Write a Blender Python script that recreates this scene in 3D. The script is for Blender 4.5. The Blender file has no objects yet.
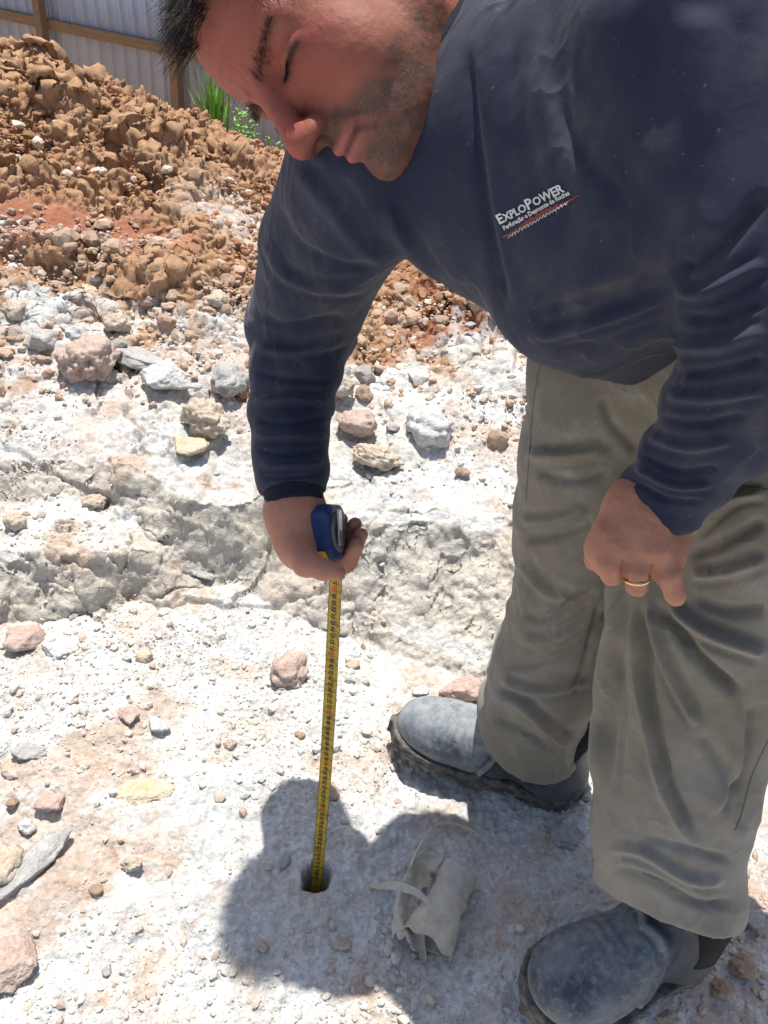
import bpy, bmesh, math, random, os, time
import numpy as np
from mathutils import Vector, Matrix
from mathutils.bvhtree import BVHTree
T0 = time.time()
scene = bpy.context.scene
COL = scene.collection

# ------------------------------------------------------------------ camera, sky, sun, exposure
CAM_H, PITCH, ROLL, FPX = 1.2, math.radians(38), math.radians(7), 850.0
cf = np.array([0, math.cos(PITCH), -math.sin(PITCH)])
_r0 = np.array([1., 0, 0]); _u0 = np.cross(_r0, cf)
cr = _r0 * math.cos(ROLL) + _u0 * math.sin(ROLL)
cu = -_r0 * math.sin(ROLL) + _u0 * math.cos(ROLL)
CAM = np.array([0, 0, CAM_H])
cam_d = bpy.data.cameras.new('camera'); cam_o = bpy.data.objects.new('camera', cam_d); COL.objects.link(cam_o)
cam_o.matrix_world = Matrix(((cr[0], cu[0], -cf[0], 0), (cr[1], cu[1], -cf[1], 0), (cr[2], cu[2], -cf[2], CAM_H), (0, 0, 0, 1)))
cam_d.sensor_fit = 'VERTICAL'; cam_d.sensor_height = 36; cam_d.lens = FPX / 1024 * 36
cam_d.clip_start = 0.02; cam_d.clip_end = 2000
scene.camera = cam_o

SUN_EL, SUN_AZ = math.radians(76), math.radians(-18)      # azimuth measured from +y towards +x
w = bpy.data.worlds.new('World'); scene.world = w; w.use_nodes = True
nt = w.node_tree; sky = nt.nodes.new('ShaderNodeTexSky'); sky.sky_type = 'NISHITA'; sky.sun_disc = False
sky.sun_elevation = SUN_EL; sky.sun_rotation = SUN_AZ; sky.dust_density = 2.0; sky.ozone_density = 0.8
nt.links.new(sky.outputs[0], nt.nodes['Background'].inputs[0]); nt.nodes['Background'].inputs[1].default_value = 0.105
sd = bpy.data.lights.new('sun', 'SUN'); sd.energy = 4.6; sd.angle = math.radians(0.6); sd.color = (1, .96, .9)
so = bpy.data.objects.new('sun', sd); COL.objects.link(so)
sdir = Vector((math.cos(SUN_EL) * math.sin(SUN_AZ), math.cos(SUN_EL) * math.cos(SUN_AZ), math.sin(SUN_EL)))
so.rotation_euler = sdir.to_track_quat('Z', 'Y').to_euler(); so.location = (0, 0, 5)
scene.view_settings.view_transform = 'Standard'; scene.view_settings.look = 'None'
scene.view_settings.gamma = 1; scene.view_settings.use_curve_mapping = False
scene.view_settings.exposure = 0.42

# ------------------------------------------------------------------ helpers
def U(x, y, d):
    return CAM + d * (cf + cr * (x - 384) / FPX - cu * (y - 512) / FPX)
def G(x, y, z=0.):
    v = cf + cr * (x - 384) / FPX - cu * (y - 512) / FPX
    return CAM + v * ((z - CAM_H) / v[2])
def c2w(v):                      # camera-space vector (right, up, towards viewer) -> world vector
    v = np.asarray(v, float); return v[..., 0:1] * cr + v[..., 1:2] * cu - v[..., 2:3] * cf
def project(P):
    q = P - CAM; d = q @ cf
    return 384 + FPX * (q @ cr) / d, 512 - FPX * (q @ cu) / d, d
def tag(o, label=None, cat=None, group=None, kind=None):
    if label: o['label'] = label
    if cat: o['category'] = cat
    if group: o['group'] = group
    if kind: o['kind'] = kind
    return o
def mesh_np(name, V, faces, mat=None, parent=None, smooth=True, attrs=None, nv=4):
    """V (n,3); faces (m,nv) int array"""
    me = bpy.data.meshes.new(name); V = np.ascontiguousarray(V, np.float32); Fc = np.ascontiguousarray(faces, np.int32)
    me.vertices.add(len(V)); me.vertices.foreach_set('co', V.ravel())
    m, k = Fc.shape
    me.loops.add(m * k); me.loops.foreach_set('vertex_index', Fc.ravel())
    me.polygons.add(m); me.polygons.foreach_set('loop_start', np.arange(0, m * k, k, dtype=np.int32))
    try: me.polygons.foreach_set('loop_total', np.full(m, k, np.int32))
    except Exception: pass
    me.polygons.foreach_set('use_smooth', np.full(m, smooth))
    me.update(); me.validate()
    if attrs:
        for an, av in attrs.items():
            av = np.asarray(av, np.float32)
            if av.ndim == 1:
                a = me.attributes.new(an, 'FLOAT', 'POINT'); a.data.foreach_set('value', av)
            else:
                a = me.attributes.new(an, 'FLOAT_COLOR', 'POINT')
                a.data.foreach_set('color', np.concatenate([av, np.ones((len(av), 1), np.float32)], 1).ravel())
    if mat: me.materials.append(mat)
    o = bpy.data.objects.new(name, me); COL.objects.link(o)
    if parent: o.parent = parent
    return o
def empty(name, loc=(0, 0, 0)):
    o = bpy.data.objects.new(name, None); o.location = loc; o.empty_display_size = .05; COL.objects.link(o); return o
def adopt(child, parent):
    child.parent = parent; child.matrix_parent_inverse = Matrix.Translation(-Vector(parent.location)); return child

# numpy gradient noise -------------------------------------------------
def _h(ix, iy, iz, s):
    n = (ix.astype(np.int64) * 374761393 + iy.astype(np.int64) * 668265263 + iz * 1274126177 + s * 974634777) & 0xffffffff
    n = ((n ^ (n >> 13)) * 1274126177) & 0xffffffff
    n = ((n ^ (n >> 16)) * 2246822519) & 0xffffffff
    return (n ^ (n >> 15)) & 0xffffffff
def noise2(x, y, s=0):
    x0 = np.floor(x); y0 = np.floor(y); fx = x - x0; fy = y - y0
    ux = fx * fx * fx * (fx * (fx * 6 - 15) + 10); uy = fy * fy * fy * (fy * (fy * 6 - 15) + 10)
    def g(i, j):
        a = _h(x0 + i, y0 + j, 0, s) * (2 * math.pi / 4294967296.)
        return np.cos(a) * (fx - i) + np.sin(a) * (fy - j)
    a = g(0, 0); b = g(1, 0); c = g(0, 1); d = g(1, 1)
    return 1.5 * ((a + (b - a) * ux) + ((c + (d - c) * ux) - (a + (b - a) * ux)) * uy)
def fbm2(x, y, o=4, s=0, gain=.5):
    r = 0; a = 1
    for i in range(o):
        r = r + a * noise2(x, y, s + i); x = x * 2.03 + 17.1; y = y * 2.03 + 5.3; a *= gain
    return r
def worley2(x, y, s=0, jit=.9):
    x0 = np.floor(x); y0 = np.floor(y); d1 = np.full(x.shape, 9.); d2 = d1.copy(); hid = np.zeros(x.shape)
    for i in (-1, 0, 1):
        for j in (-1, 0, 1):
            h1 = _h(x0 + i, y0 + j, 1, s) / 4294967296.; h2 = _h(x0 + i, y0 + j, 2, s) / 4294967296.
            d = np.hypot(x0 + i + .5 + jit * (h1 - .5) - x, y0 + j + .5 + jit * (h2 - .5) - y)
            m = d < d1
            d2 = np.where(m, d1, np.minimum(d2, d)); hid = np.where(m, h1, hid); d1 = np.where(m, d, d1)
    return d1, d2, hid
def noise3(P, s=0):
    x, y, z = P[..., 0], P[..., 1], P[..., 2]
    x0 = np.floor(x); y0 = np.floor(y); z0 = np.floor(z); fx = x - x0; fy = y - y0; fz = z - z0
    ux = fx * fx * (3 - 2 * fx); uy = fy * fy * (3 - 2 * fy); uz = fz * fz * (3 - 2 * fz); r = 0
    for i in (0, 1):
        for j in (0, 1):
            for k in (0, 1):
                v = _h(x0 + i, y0 + j, (z0 + k).astype(np.int64), s) / 2147483648. - 1
                r = r + v * (ux if i else 1 - ux) * (uy if j else 1 - uy) * (uz if k else 1 - uz)
    return r
def fbm3(P, o=3, s=0, gain=.5):
    r = 0; a = 1
    for i in range(o):
        r = r + a * noise3(P, s + i); P = P * 2.03 + 7.7; a *= gain
    return r
def sst(a, b, x):
    t = np.clip((x - a) / (b - a), 0, 1); return t * t * (3 - 2 * t)

# materials --------------------------------------------------------------
class NT:
    def __init__(s, name):
        s.m = bpy.data.materials.new(name); s.m.use_nodes = True; s.t = s.m.node_tree
        s.b = s.t.nodes['Principled BSDF']; s.out = s.t.nodes['Material Output']
        s.b.inputs['Specular IOR Level'].default_value = .3
    def n(s, typ, **k):
        x = s.t.nodes.new(typ)
        for a, v in k.items():
            if a == 'inp':
                for i, q in v.items(): s.set(x.inputs[i], q)
            else: setattr(x, a, v)
        return x
    def set(s, sock, v):
        if isinstance(v, bpy.types.NodeSocket): s.t.links.new(v, sock)
        elif isinstance(v, bpy.types.Node): s.t.links.new(v.outputs[0], sock)
        else:
            if isinstance(v, tuple) and len(v) == 3 and sock.type == 'RGBA': v = (*v, 1)
            sock.default_value = v
    def coord(s, kind='Object'):
        return s.n('ShaderNodeTexCoord').outputs[kind]
    def noise(s, scale, detail=4, rough=.55, vec=None, out=0):
        x = s.n('ShaderNodeTexNoise', inp={'Scale': scale, 'Detail': float(detail), 'Roughness': rough, 'Vector': vec or s.coord()})
        return x.outputs[out]
    def vor(s, scale, feature='F1', vec=None, out=0, rnd=1.):
        x = s.n('ShaderNodeTexVoronoi', feature=feature, inp={'Scale': scale, 'Vector': vec or s.coord(), 'Randomness': rnd})
        return x.outputs[out]
    def ramp(s, f, stops):
        x = s.n('ShaderNodeValToRGB'); s.set(x.inputs[0], f); e = x.color_ramp.elements
        while len(e) < len(stops): e.new(.5)
        for i, (p, c) in enumerate(stops):
            e[i].position = p; e[i].color = (c, c, c, 1) if not isinstance(c, tuple) else (*c, 1)
        return x.outputs[0]
    def mix(s, f, a, b, mode='MIX'):
        x = s.n('ShaderNodeMix', data_type='RGBA', blend_type=mode)
        s.set(x.inputs[0], f); s.set(x.inputs[6], a); s.set(x.inputs[7], b); return x.outputs[2]
    def math(s, op, a, b=0., clamp=False):
        x = s.n('ShaderNodeMath', operation=op, use_clamp=clamp); s.set(x.inputs[0], a); s.set(x.inputs[1], b); return x.outputs[0]
    def attr(s, name, out='Fac'):
        return s.n('ShaderNodeAttribute', attribute_name=name).outputs[out]
    def bump(s, h, dist, strength=1., normal=None):
        x = s.n('ShaderNodeBump', inp={'Height': h, 'Distance': dist, 'Strength': strength})
        if normal: s.set(x.inputs['Normal'], normal)
        return x.outputs[0]
    def fin(s, col, rough=.8, normal=None, **k):
        s.set(s.b.inputs['Base Color'], col); s.set(s.b.inputs['Roughness'], rough)
        if normal: s.set(s.b.inputs['Normal'], normal)
        for a, v in k.items(): s.set(s.b.inputs[a.replace('_', ' ')], v)
        return s.m

# ------------------------------------------------------------------ terrain
def edge_interp(x, pts):
    px = np.array([p[0] for p in pts]); py = np.array([p[1] for p in pts]); return np.interp(x, px, py)
def polyd(x, y, pts):
    b = np.full(x.shape, 9.)
    for (x0, y0), (x1, y1) in zip(pts[:-1], pts[1:]):
        dx, dy = x1 - x0, y1 - y0; t = np.clip(((x - x0) * dx + (y - y0) * dy) / (dx * dx + dy * dy), 0, 1); b = np.minimum(b, np.hypot(x - x0 - t * dx, y - y0 - t * dy))
    return b
GULLIES = [([tuple(G(a, b, z)[:2]) for a, b, z in pts], w_, d_) for pts, w_, d_ in (
    ([(62, 62, .5), (95, 105, .46), (118, 150, .40), (135, 185, .36)], .05, .07), ([(150, 105, .43), (170, 130, .40), (215, 165, .36), (262, 190, .32)], .06, .07),
    ([(20, 70, .52), (30, 120, .46), (25, 170, .40)], .05, .05), ([(235, 160, .36), (270, 180, .33)], .05, .06), ([(200, 205, .33), (240, 200, .33), (280, 215, .32)], .04, .04))]
def worley3(P, s=0):
    F0 = np.floor(P); x0, y0, z0 = F0.T; d1 = np.full(len(P), 9.); hid = np.zeros(len(P))
    for i in (-1, 0, 1):
        for j in (-1, 0, 1):
            for k in (-1, 0, 1):
                h1 = _h(x0 + i, y0 + j, (z0 + k).astype(np.int64), s); a = (h1 & 1023) / 1023.; b = ((h1 >> 10) & 1023) / 1023.; c = ((h1 >> 20) & 1023) / 1023.
                d = np.sqrt((x0 + i + .1 + .8 * a - P[:, 0]) ** 2 + (y0 + j + .1 + .8 * b - P[:, 1]) ** 2 + (z0 + k + .1 + .8 * c - P[:, 2]) ** 2)
                m = d < d1; hid = np.where(m, a, hid); d1 = np.where(m, d, d1)
    return d1, hid
def terrain_h(x, y, detail=True):
    """height, soil fraction (0 pale stone .. 1 brown soil), redness, clod roughness"""
    wx = .035 * fbm2(x * 5, y * 5, 3, 11); wy = .03 * fbm2(x * 5, y * 5, 3, 21)
    # lower step: bottom line and how far up it goes
    eB = edge_interp(x, [(-3, .9), (-.9, 1.02), (-.69, 1.075), (-.587, 1.1), (-.49, 1.13), (-.36, 1.22), (-.27, 1.235), (-.2, 1.2), (-.07, 1.13), (.1, 1.09), (.25, 1.05), (.5, 1.0), (1.2, .9), (4, .7)])
    hB = edge_interp(x, [(-3, .12), (-.8, .11), (-.5, .10), (-.36, .05), (-.27, .06), (-.2, .12), (-.05, .165), (.3, .17), (.6, .16), (2, .12)])
    wB = edge_interp(x, [(-1, .075), (-.35, .06), (-.2, .1), (-.05, .2), (.2, .27), (.6, .27)])
    t = (y + wy - eB) / wB
    face = np.clip(t, 0, 1)
    face = np.where(x > -.2, face + .10 * np.sin(np.clip(t, 0, 1) * 2 * math.pi * 1.0 + 2.4) * sst(-.2, -.05, x) * sst(0, .15, t) * sst(1, .85, t), face)
    h = hB * face
    # upper slab on the left
    eA = edge_interp(x, [(-3, 1.2), (-.78, 1.30), (-.66, 1.325), (-.58, 1.32), (-.48, 1.29), (-.4, 1.265), (-.3, 1.25), (-.2, 1.28), (0, 1.4), (.4, 1.6)])
    hA = edge_interp(x, [(-3, .06), (-.62, .045), (-.5, .07), (-.38, .09), (-.2, .07), (-.05, .0), (1, 0)])
    tA = (y + wy * .8 - eA) / .055
    h = h + hA * np.clip(tA, 0, 1) - .012 * np.exp(-((tA + .4) / .5) ** 2) * sst(-.05, -.3, x)
    # land rises beyond
    h = h + .07 * sst(1.35, 1.75, y) + .05 * sst(1.7, 2.2, y)
    # rubble berm
    yb = 1.83 + .25 * np.clip(-x - .2, 0, 1) * .3 + wy * 2
    bm = np.exp(-((y - yb) / .14) ** 2) * (1 - .7 * sst(.15, .5, x)) * (.6 + .5 * noise2(x * 3.1, y * 2, 5))
    h = h + .06 * bm
    # little cut bank of red clay on the left and right of centre
    cut = sst(1.98, 2.05, y + .5 * wy - .12 * np.sin(x * 3)) * sst(-.45, -.62, x)
    cut2 = sst(1.84, 2.04, y + wy - .1 * x) * sst(.0, .2, x)
    h = h + .08 * cut + .13 * cut2
    # heap crest
    yc = 3.0
    zc = edge_interp(x, [(-6, .75), (-3, .78), (-2, .70), (-1.4, .575), (-.98, .455), (-.7, .375), (-.475, .315), (-.2, .30), (.3, .30), (1, .36), (4, .4)])
    start = edge_interp(x, [(-1.4, 2.06), (-.75, 2.1), (-.5, 2.4), (0, 2.4), (.4, 2.1), (2, 2.1)])
    tt = np.clip((y - start) / (yc - start), 0, 1)
    prof = tt ** .85
    hb = h.copy()
    up = hb + (zc - hb) * prof
    h = np.where(y > start, up, h)
    back = zc - .45 * (y - yc) - .35 * (y - yc) ** 2 * 0
    h = np.where(y > yc, np.maximum(back, -.95), h)
    heap = sst(2.05, 2.35, y) * sst(-.3, -.75, x + .2 * (y - 2.5)) * sst(4.6, 3.4, y)
    heap_r = sst(1.85, 2.05, y) * sst(4.6, 3.4, y)
    # material fractions
    n1 = fbm2(x * 2.2, y * 2.2, 4, 31); n2 = fbm2(x * 9, y * 9, 4, 41)
    soil = sst(1.72, 2.02, y + .20 * n1 + .07 * n2 + .08 * sst(-.1, .2, x))
    scat = .48 * sst(.15, .65, n1 * .8 + n2 * .45 + .25 * np.exp(-((x + .5) ** 2 + (y - .85) ** 2) / .09)) * sst(1.9, 1.6, y)
    soil = np.clip(soil + scat + .55 * sst(1.42, 1.75, y) * sst(-.25, .5, n1 + .5 * n2), 0, 1)
    red = .9 * sst(.0, .06, y - 1.97 + .5 * wy) * sst(2.24, 2.14, y + wy) * sst(-.5, -.68, x) * sst(-1.5, -1.2, x)
    red = np.maximum(red, .75 * sst(-.08, .08, x) * sst(1.74, 1.86, y + wy) * sst(2.5, 2.2, y))
    pale = sst(2.15, 2.35, y) * sst(2.75, 2.5, y) * sst(-.85, -.55, x) * sst(-.1, -.35, x)      # light bench left of the sleeve
    soil = soil * (1 - .55 * pale)
    if detail:
        lump = sst(1.6, 1.8, y) * sst(4.8, 4., y)
        smoothcut = np.clip(red * 1.2 * sst(2.2, 2.12, y) * (x < 0), 0, 1)
        facemask = sst(-.02, .1, t) * sst(1.15, .95, t) * sst(-.3, -.1, x)
        h = h + .018 * fbm2(x * 3, y * 3, 3, 51)
        h = h + .006 * fbm2(x * 14, y * 14, 4, 61)
        fm2 = np.maximum(sst(-.1, .1, t) * sst(1.4, 1., t), sst(-.2, .1, tA) * sst(1.6, 1., tA)) * sst(-.1, -.3, x)
        fd1, fd2, fh = worley2(x * 11 + 1.5 * n2, y * 16 + h * 20, 17); h = h + fm2 * (.008 * (fh - .5) - .005 * np.exp(-((fd2 - fd1) / .08) ** 2))
        cd1, cd2, ch = worley2(x * 3.3 + .35 * n2, y * 4.2 + .3 * n1, 27); slabz = sst(1.0, 1.15, y) * sst(1.8, 1.6, y) * sst(.1, -.1, x); h = h + slabz * (.016 * (ch - .5) - .014 * np.exp(-((cd2 - cd1) / .035) ** 2)); h = h + .004 * (fbm2(x * 30, y * 34, 3, 63)) * (1 - lump)
        r = np.abs(fbm2(x * 20 + 3, y * 20, 4, 71)); h = h + facemask * (.008 * (.4 - r))
        d1, d2, hid = worley2(x * 34 + n2, y * 24, 7); h = h + facemask * .003 * (np.minimum(d2 - d1, .5) * 1.5)
        # slab edges, fine fractured texture in the pale rock
        h = h + .0028 * fbm2(x * 60, y * 60, 3, 81) * (1 - lump * .5)
        # clods
        lm = lump * (1 - smoothcut * .9) * (1 - .75 * pale)
        A = (heap * .9 + .45 * (1 - heap)) * lm
        rd = 1 - np.abs(fbm2(x * 2.6 + 9, y * 2.6, 4, 91)) * 1.6
        h = h + heap * (.07 * fbm2(x * 2.4 + 3, y * 2.4, 3, 91))
        for pts, ww, dd in GULLIES:
            ds = polyd(x, y, pts); h = h - heap * dd * np.exp(-(ds / ww) ** 2)
        h = h + A * .022 * fbm2(x * 9, y * 9, 3, 103)
        # bucket-tooth marks pressed into the red bank
    # excavator tooth marks: smooth grooves down the bank
    for (xg, yg) in TEETH:
        m = np.exp(-((x - xg - .1 * (y - yg)) / .019) ** 4) * sst(.13, .09, np.abs(y - yg))
        h = h * (1 - m) + m * (hb - .012); soil = soil * (1 - .5 * m)
        red = np.maximum(red, m * .55)
    h = h + .06 * np.exp(-(((x - .42) / .22) ** 2 + ((y - .56) / .17) ** 2)) - .012 * np.exp(-(((x - .02) / .3) ** 2 + ((y - .45) / .1) ** 2))
    # drill hole
    hx, hy = HOLE[0], HOLE[1]
    rr = np.hypot((x - hx), (y - hy)) * (1 + .16 * noise2(x * 60, y * 60, 201) + .10 * noise2(x * 160, y * 160, 203)) + .003
    h = h - .22 * sst(.026, .014, rr) + .004 * np.exp(-((rr - .034) / .012) ** 2)
    return h, soil, red, heap
HOLE = G(316, 880, 0.0)
TEETH = [tuple(G(455, 330, .27)[:2]), tuple(G(488, 345, .27)[:2]), tuple(G(521, 358, .27)[:2])]
def Th(x, y, detail=True):
    return terrain_h(np.atleast_1d(np.float64(x)), np.atleast_1d(np.float64(y)), detail)[0]
def axis(lo, hi, n): return np.linspace(lo, hi, n)
NX, NY = 1000, 1350
def build_terrain(mat):
    yy = []
    y = .32
    while y < 3.35:
        yy.append(y); v = math.hypot(y, CAM_H); y += .00088 * (v * v / CAM_H) * (1.0 if y < 2.1 else .8)
    yy = np.array([-60, -20, -8, -4, -2, -1, -.5, -.2, 0, .15, .25] + yy + list(np.linspace(3.36, 5, 40)) + [5.5, 6, 7, 8, 10, 14, 20, 35, 60, 120, 300])
    s = np.linspace(-1, 1, NX)
    # x grid: dense in the view, stretched outside
    base = s * 1.0
    X = []; 
    w_in = .34 + .52 * np.clip(yy, 0, 4)          # half width seen
    core = np.linspace(-1, 1, NX - 60)
    ext = np.concatenate([np.linspace(1.02, 2.2, 18), np.geomspace(2.4, 200, 12)])
    u = np.concatenate([-ext[::-1], core, ext])
    Xg = u[None, :] * w_in[:, None] + .06; Yg = np.repeat(yy[:, None], len(u), 1)
    h, soil, red, heap = terrain_h(Xg.ravel(), Yg.ravel())
    V = np.stack([Xg.ravel(), Yg.ravel(), h], 1); Hg = h.reshape(Xg.shape)
    gx = np.gradient(Hg, axis=1) / np.gradient(Xg, axis=1); gy = (np.gradient(Hg, axis=0) - gx * np.gradient(Xg, axis=0)) / np.gradient(Yg, axis=0)
    NN = np.stack([-gx.ravel(), -gy.ravel(), np.ones(h.shape)], 1); NN /= np.linalg.norm(NN, axis=1)[:, None]
    lm = (sst(1.55, 1.85, V[:, 1]) * sst(4.2, 3.6, V[:, 1]) * (.35 + .3 * soil + .5 * heap) * (np.abs(V[:, 0] - .06) < 1.25 * (.34 + .52 * V[:, 1])))
    lm = lm * (1 - .85 * np.clip(red * 1.2, 0, 1) * ((V[:, 1] < 2.2) & (V[:, 0] < 0))) * (1 - .6 * sst(2.15, 2.35, V[:, 1]) * sst(2.6, 2.4, V[:, 1]) * sst(-.85, -.55, V[:, 0]) * sst(-.1, -.35, V[:, 0]))
    for (xg, yg) in TEETH: lm = lm * (1 - np.exp(-((V[:, 0] - xg - .1 * (V[:, 1] - yg)) / .021) ** 4) * sst(.13, .09, np.abs(V[:, 1] - yg)))
    ii = np.where(lm > .02)[0]; Pp = V[ii] * np.array([1, 1, 1.15]); Pp = Pp + .03 * np.stack([fbm3(Pp * 9, 2, 300 + c) for c in range(3)], 1)
    dsp = .055 * fbm3(Pp * 5.0, 5, 310, .58)
    for sc_, am_, sd_ in ((12, .024, 1), (30, .021, 2), (66, .013, 3)):
        d1, hid = worley3(Pp * sc_, 320 + sd_); dsp = dsp + am_ * (np.sqrt(np.clip(1 - d1 * d1 * 1.6, 0, 1)) - .55) * (.2 + 1.3 * hid)
    rg_ = .35 - np.abs(fbm3(Pp * 22, 3, 343)); dsp = dsp + .022 * rg_ + .0085 * fbm3(Pp * 85, 3, 333, .65)
    V[ii] += NN[ii] * (dsp * lm[ii])[:, None]
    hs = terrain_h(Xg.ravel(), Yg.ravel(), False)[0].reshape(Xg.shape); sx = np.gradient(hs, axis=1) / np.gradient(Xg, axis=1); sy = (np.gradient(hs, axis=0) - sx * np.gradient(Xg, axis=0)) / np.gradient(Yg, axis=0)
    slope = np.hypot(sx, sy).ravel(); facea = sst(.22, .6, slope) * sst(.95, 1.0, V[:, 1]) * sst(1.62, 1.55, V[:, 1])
    ll = sst(.98, 1.08, V[:, 1]) * sst(1.62, 1.5, V[:, 1]) * (np.abs(V[:, 0] - .06) < 1.2 * (.34 + .52 * V[:, 1])) * (.12 + .88 * facea) * (1 - .8 * np.exp(-((V[:, 0] + .21) / .05) ** 2))
    ii = np.where(ll > .02)[0]; Pp = V[ii] + .012 * np.stack([fbm3(V[ii] * 14, 2, 400 + c) for c in range(3)], 1); d1, hid = worley3(Pp * np.array([16, 16, 24]), 411)
    V[ii] += NN[ii] * ((.008 * fbm3(Pp * 15, 3, 405) + .011 * (hid - .5) * sst(.8, .4, d1) + .0035 * fbm3(Pp * 42, 3, 407) + .0012 * fbm3(Pp * 130, 2, 409)) * ll[ii])[:, None]
    ny, nx = Xg.shape; idx = np.arange(nx * ny).reshape(ny, nx)
    Fq = np.stack([idx[:-1, :-1], idx[:-1, 1:], idx[1:, 1:], idx[1:, :-1]], -1).reshape(-1, 4)
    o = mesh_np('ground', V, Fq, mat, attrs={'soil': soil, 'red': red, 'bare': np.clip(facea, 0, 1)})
    tag(o, kind='structure'); o['label'] = 'pale broken rock and brown soil of the excavation floor'
    return o

def mat_ground():
    m = NT('ground_mat'); co = m.coord()
    soil = m.attr('soil'); red = m.attr('red')
    n1 = m.noise(3.0, 6, .6); n2 = m.noise(14, 6, .65); n3 = m.noise(70, 5, .7); n4 = m.noise(330, 3, .6)
    pale = m.mix(m.ramp(n1, [(.35, 0), (.65, 1)]), (.455, .465, .455), (.57, .53, .465))
    pale = m.mix(m.ramp(n2, [(.42, 0), (.62, .8)]), pale, (.645, .66, .65))
    stain = m.math('MULTIPLY', m.ramp(m.noise(5.5, 7, .72), [(.52, 0), (.66, 1)]), m.ramp(n3, [(.3, .3), (.6, 1)]))
    pale = m.mix(m.math('MULTIPLY', stain, .75), pale, (.50, .30, .17))
    pink = m.ramp(m.noise(2.3, 5, .6, vec=m.n('ShaderNodeMapping', inp={'Vector': co, 'Location': (3, 8, 1)}).outputs[0]), [(.54, 0), (.66, .55)])
    pale = m.mix(pink, pale, (.52, .37, .29))
    grit = m.ramp(m.vor(160, out=1), [(.25, .78), (.8, 1.12)])
    pale = m.mix(.75, pale, grit, 'MULTIPLY')
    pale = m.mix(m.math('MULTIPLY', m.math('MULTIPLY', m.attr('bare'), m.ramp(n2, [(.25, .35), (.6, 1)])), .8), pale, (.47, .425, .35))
    brown = m.mix(m.ramp(n2, [(.3, 0), (.7, 1)]), (.28, .145, .072), (.43, .265, .155))
    brown = m.mix(m.ramp(n3, [(.35, .0), (.75, .45)]), brown, (.54, .38, .25))
    redc = m.mix(m.ramp(n2, [(.3, 0), (.7, 1)]), (.24, .08, .042), (.35, .15, .09))
    brown = m.mix(red, brown, redc)
    sf = m.math('ADD', m.math('SUBTRACT', m.math('MULTIPLY', soil, 2.0), .5), m.math('SUBTRACT', m.math('MULTIPLY', n3, 1.6), .8), clamp=True)
    sf = m.math('ADD', m.math('MULTIPLY', soil, .25), m.math('MULTIPLY', sf, .75), clamp=True)
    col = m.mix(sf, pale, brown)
    h1 = m.bump(n2, .006, .6); h2 = m.bump(n3, .0035, .8, h1); h3 = m.bump(n4, .0012, .8, h2)
    h4 = m.bump(m.vor(230), .0012, .6, h3)
    return m.fin(col, .95, h4, Specular_IOR_Level=.15)

# ------------------------------------------------------------------ stones
def ico(sub):
    bm = bmesh.new(); bmesh.ops.create_icosphere(bm, subdivisions=sub, radius=1); bm.verts.ensure_lookup_table()
    V = np.array([v.co[:] for v in bm.verts]); Fc = np.array([[v.index for v in f.verts] for f in bm.faces]); bm.free(); return V, Fc
ICO = {s: ico(s) for s in (1, 2, 3, 4, 5)}
def rock_shape(seed, sub=4, kind='block', rough=1.0):
    rg = np.random.default_rng(seed); D, Fc = ICO[sub]
    if kind in ('block', 'slab', 'shard'):
        k = {'block': 13, 'slab': 10, 'shard': 9}[kind]
        N = rg.normal(size=(k, 3)); N /= np.linalg.norm(N, axis=1)[:, None]; d = rg.uniform(.62, 1., k)
        if kind != 'block':
            N = np.concatenate([N, [[.05, .03, 1], [0, .05, -1]]]); d = np.concatenate([d, [.8, .8]])
        q = D @ N.T; r = np.where(q > .05, d / np.maximum(q, .05), 9).min(1); r = np.minimum(r, 1.35)
    else:
        r = np.ones(len(D))
    if kind == 'clod':
        r = r * (1 + .28 * fbm3(D * 1.3 + seed, 4, seed, .6))
        n = noise3(D * 4.5 + seed * 3, seed); r += .12 * (.4 - np.abs(n))
    P = D * r[:, None]
    P = P * (1 + rough * (.085 * fbm3(P * 2.5 + seed, 3, seed + 5)[:, None] + .04 * fbm3(P * 8 + seed, 3, seed + 9)[:, None]))
    return P, Fc
ROCKM = {}
def mat_rock(key, c1, c2, dust=.3):
    m = NT('rock_' + key); n1 = m.noise(25, 5, .6); n2 = m.noise(110, 5, .65)
    up = m.n('ShaderNodeSeparateXYZ', inp={0: m.n('ShaderNodeNewGeometry').outputs['Normal']}).outputs[2]
    col = m.mix(m.ramp(n1, [(.35, 0), (.65, 1)]), c1, c2)
    col = m.mix(m.ramp(n2, [(.4, 0), (.7, dust)]), col, (.62, .6, .56))
    col = m.mix(.6, col, m.ramp(m.vor(260, out=1), [(.2, .75), (.8, 1.1)]), 'MULTIPLY')
    nb = m.bump(n2, .004, 1., m.bump(n1, .008, .8)); nb = m.bump(m.noise(450, 2), .0008, .7, nb)
    ROCKM[key] = m.fin(col, .93, nb, Specular_IOR_Level=.15); return ROCKM[key]
def mats_rocks():
    mat_rock('white', (.55, .56, .55), (.62, .60, .56)); mat_rock('grey', (.36, .36, .35), (.46, .44, .41))
    mat_rock('tan', (.48, .36, .25), (.57, .50, .41)); mat_rock('pink', (.46, .32, .26), (.55, .42, .35))
    mat_rock('brown', (.33, .21, .13), (.44, .32, .22)); mat_rock('yellow', (.58, .44, .26), (.62, .54, .40))
    mat_rock('soilclod', (.30, .165, .085), (.46, .29, .175), .2)
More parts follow.
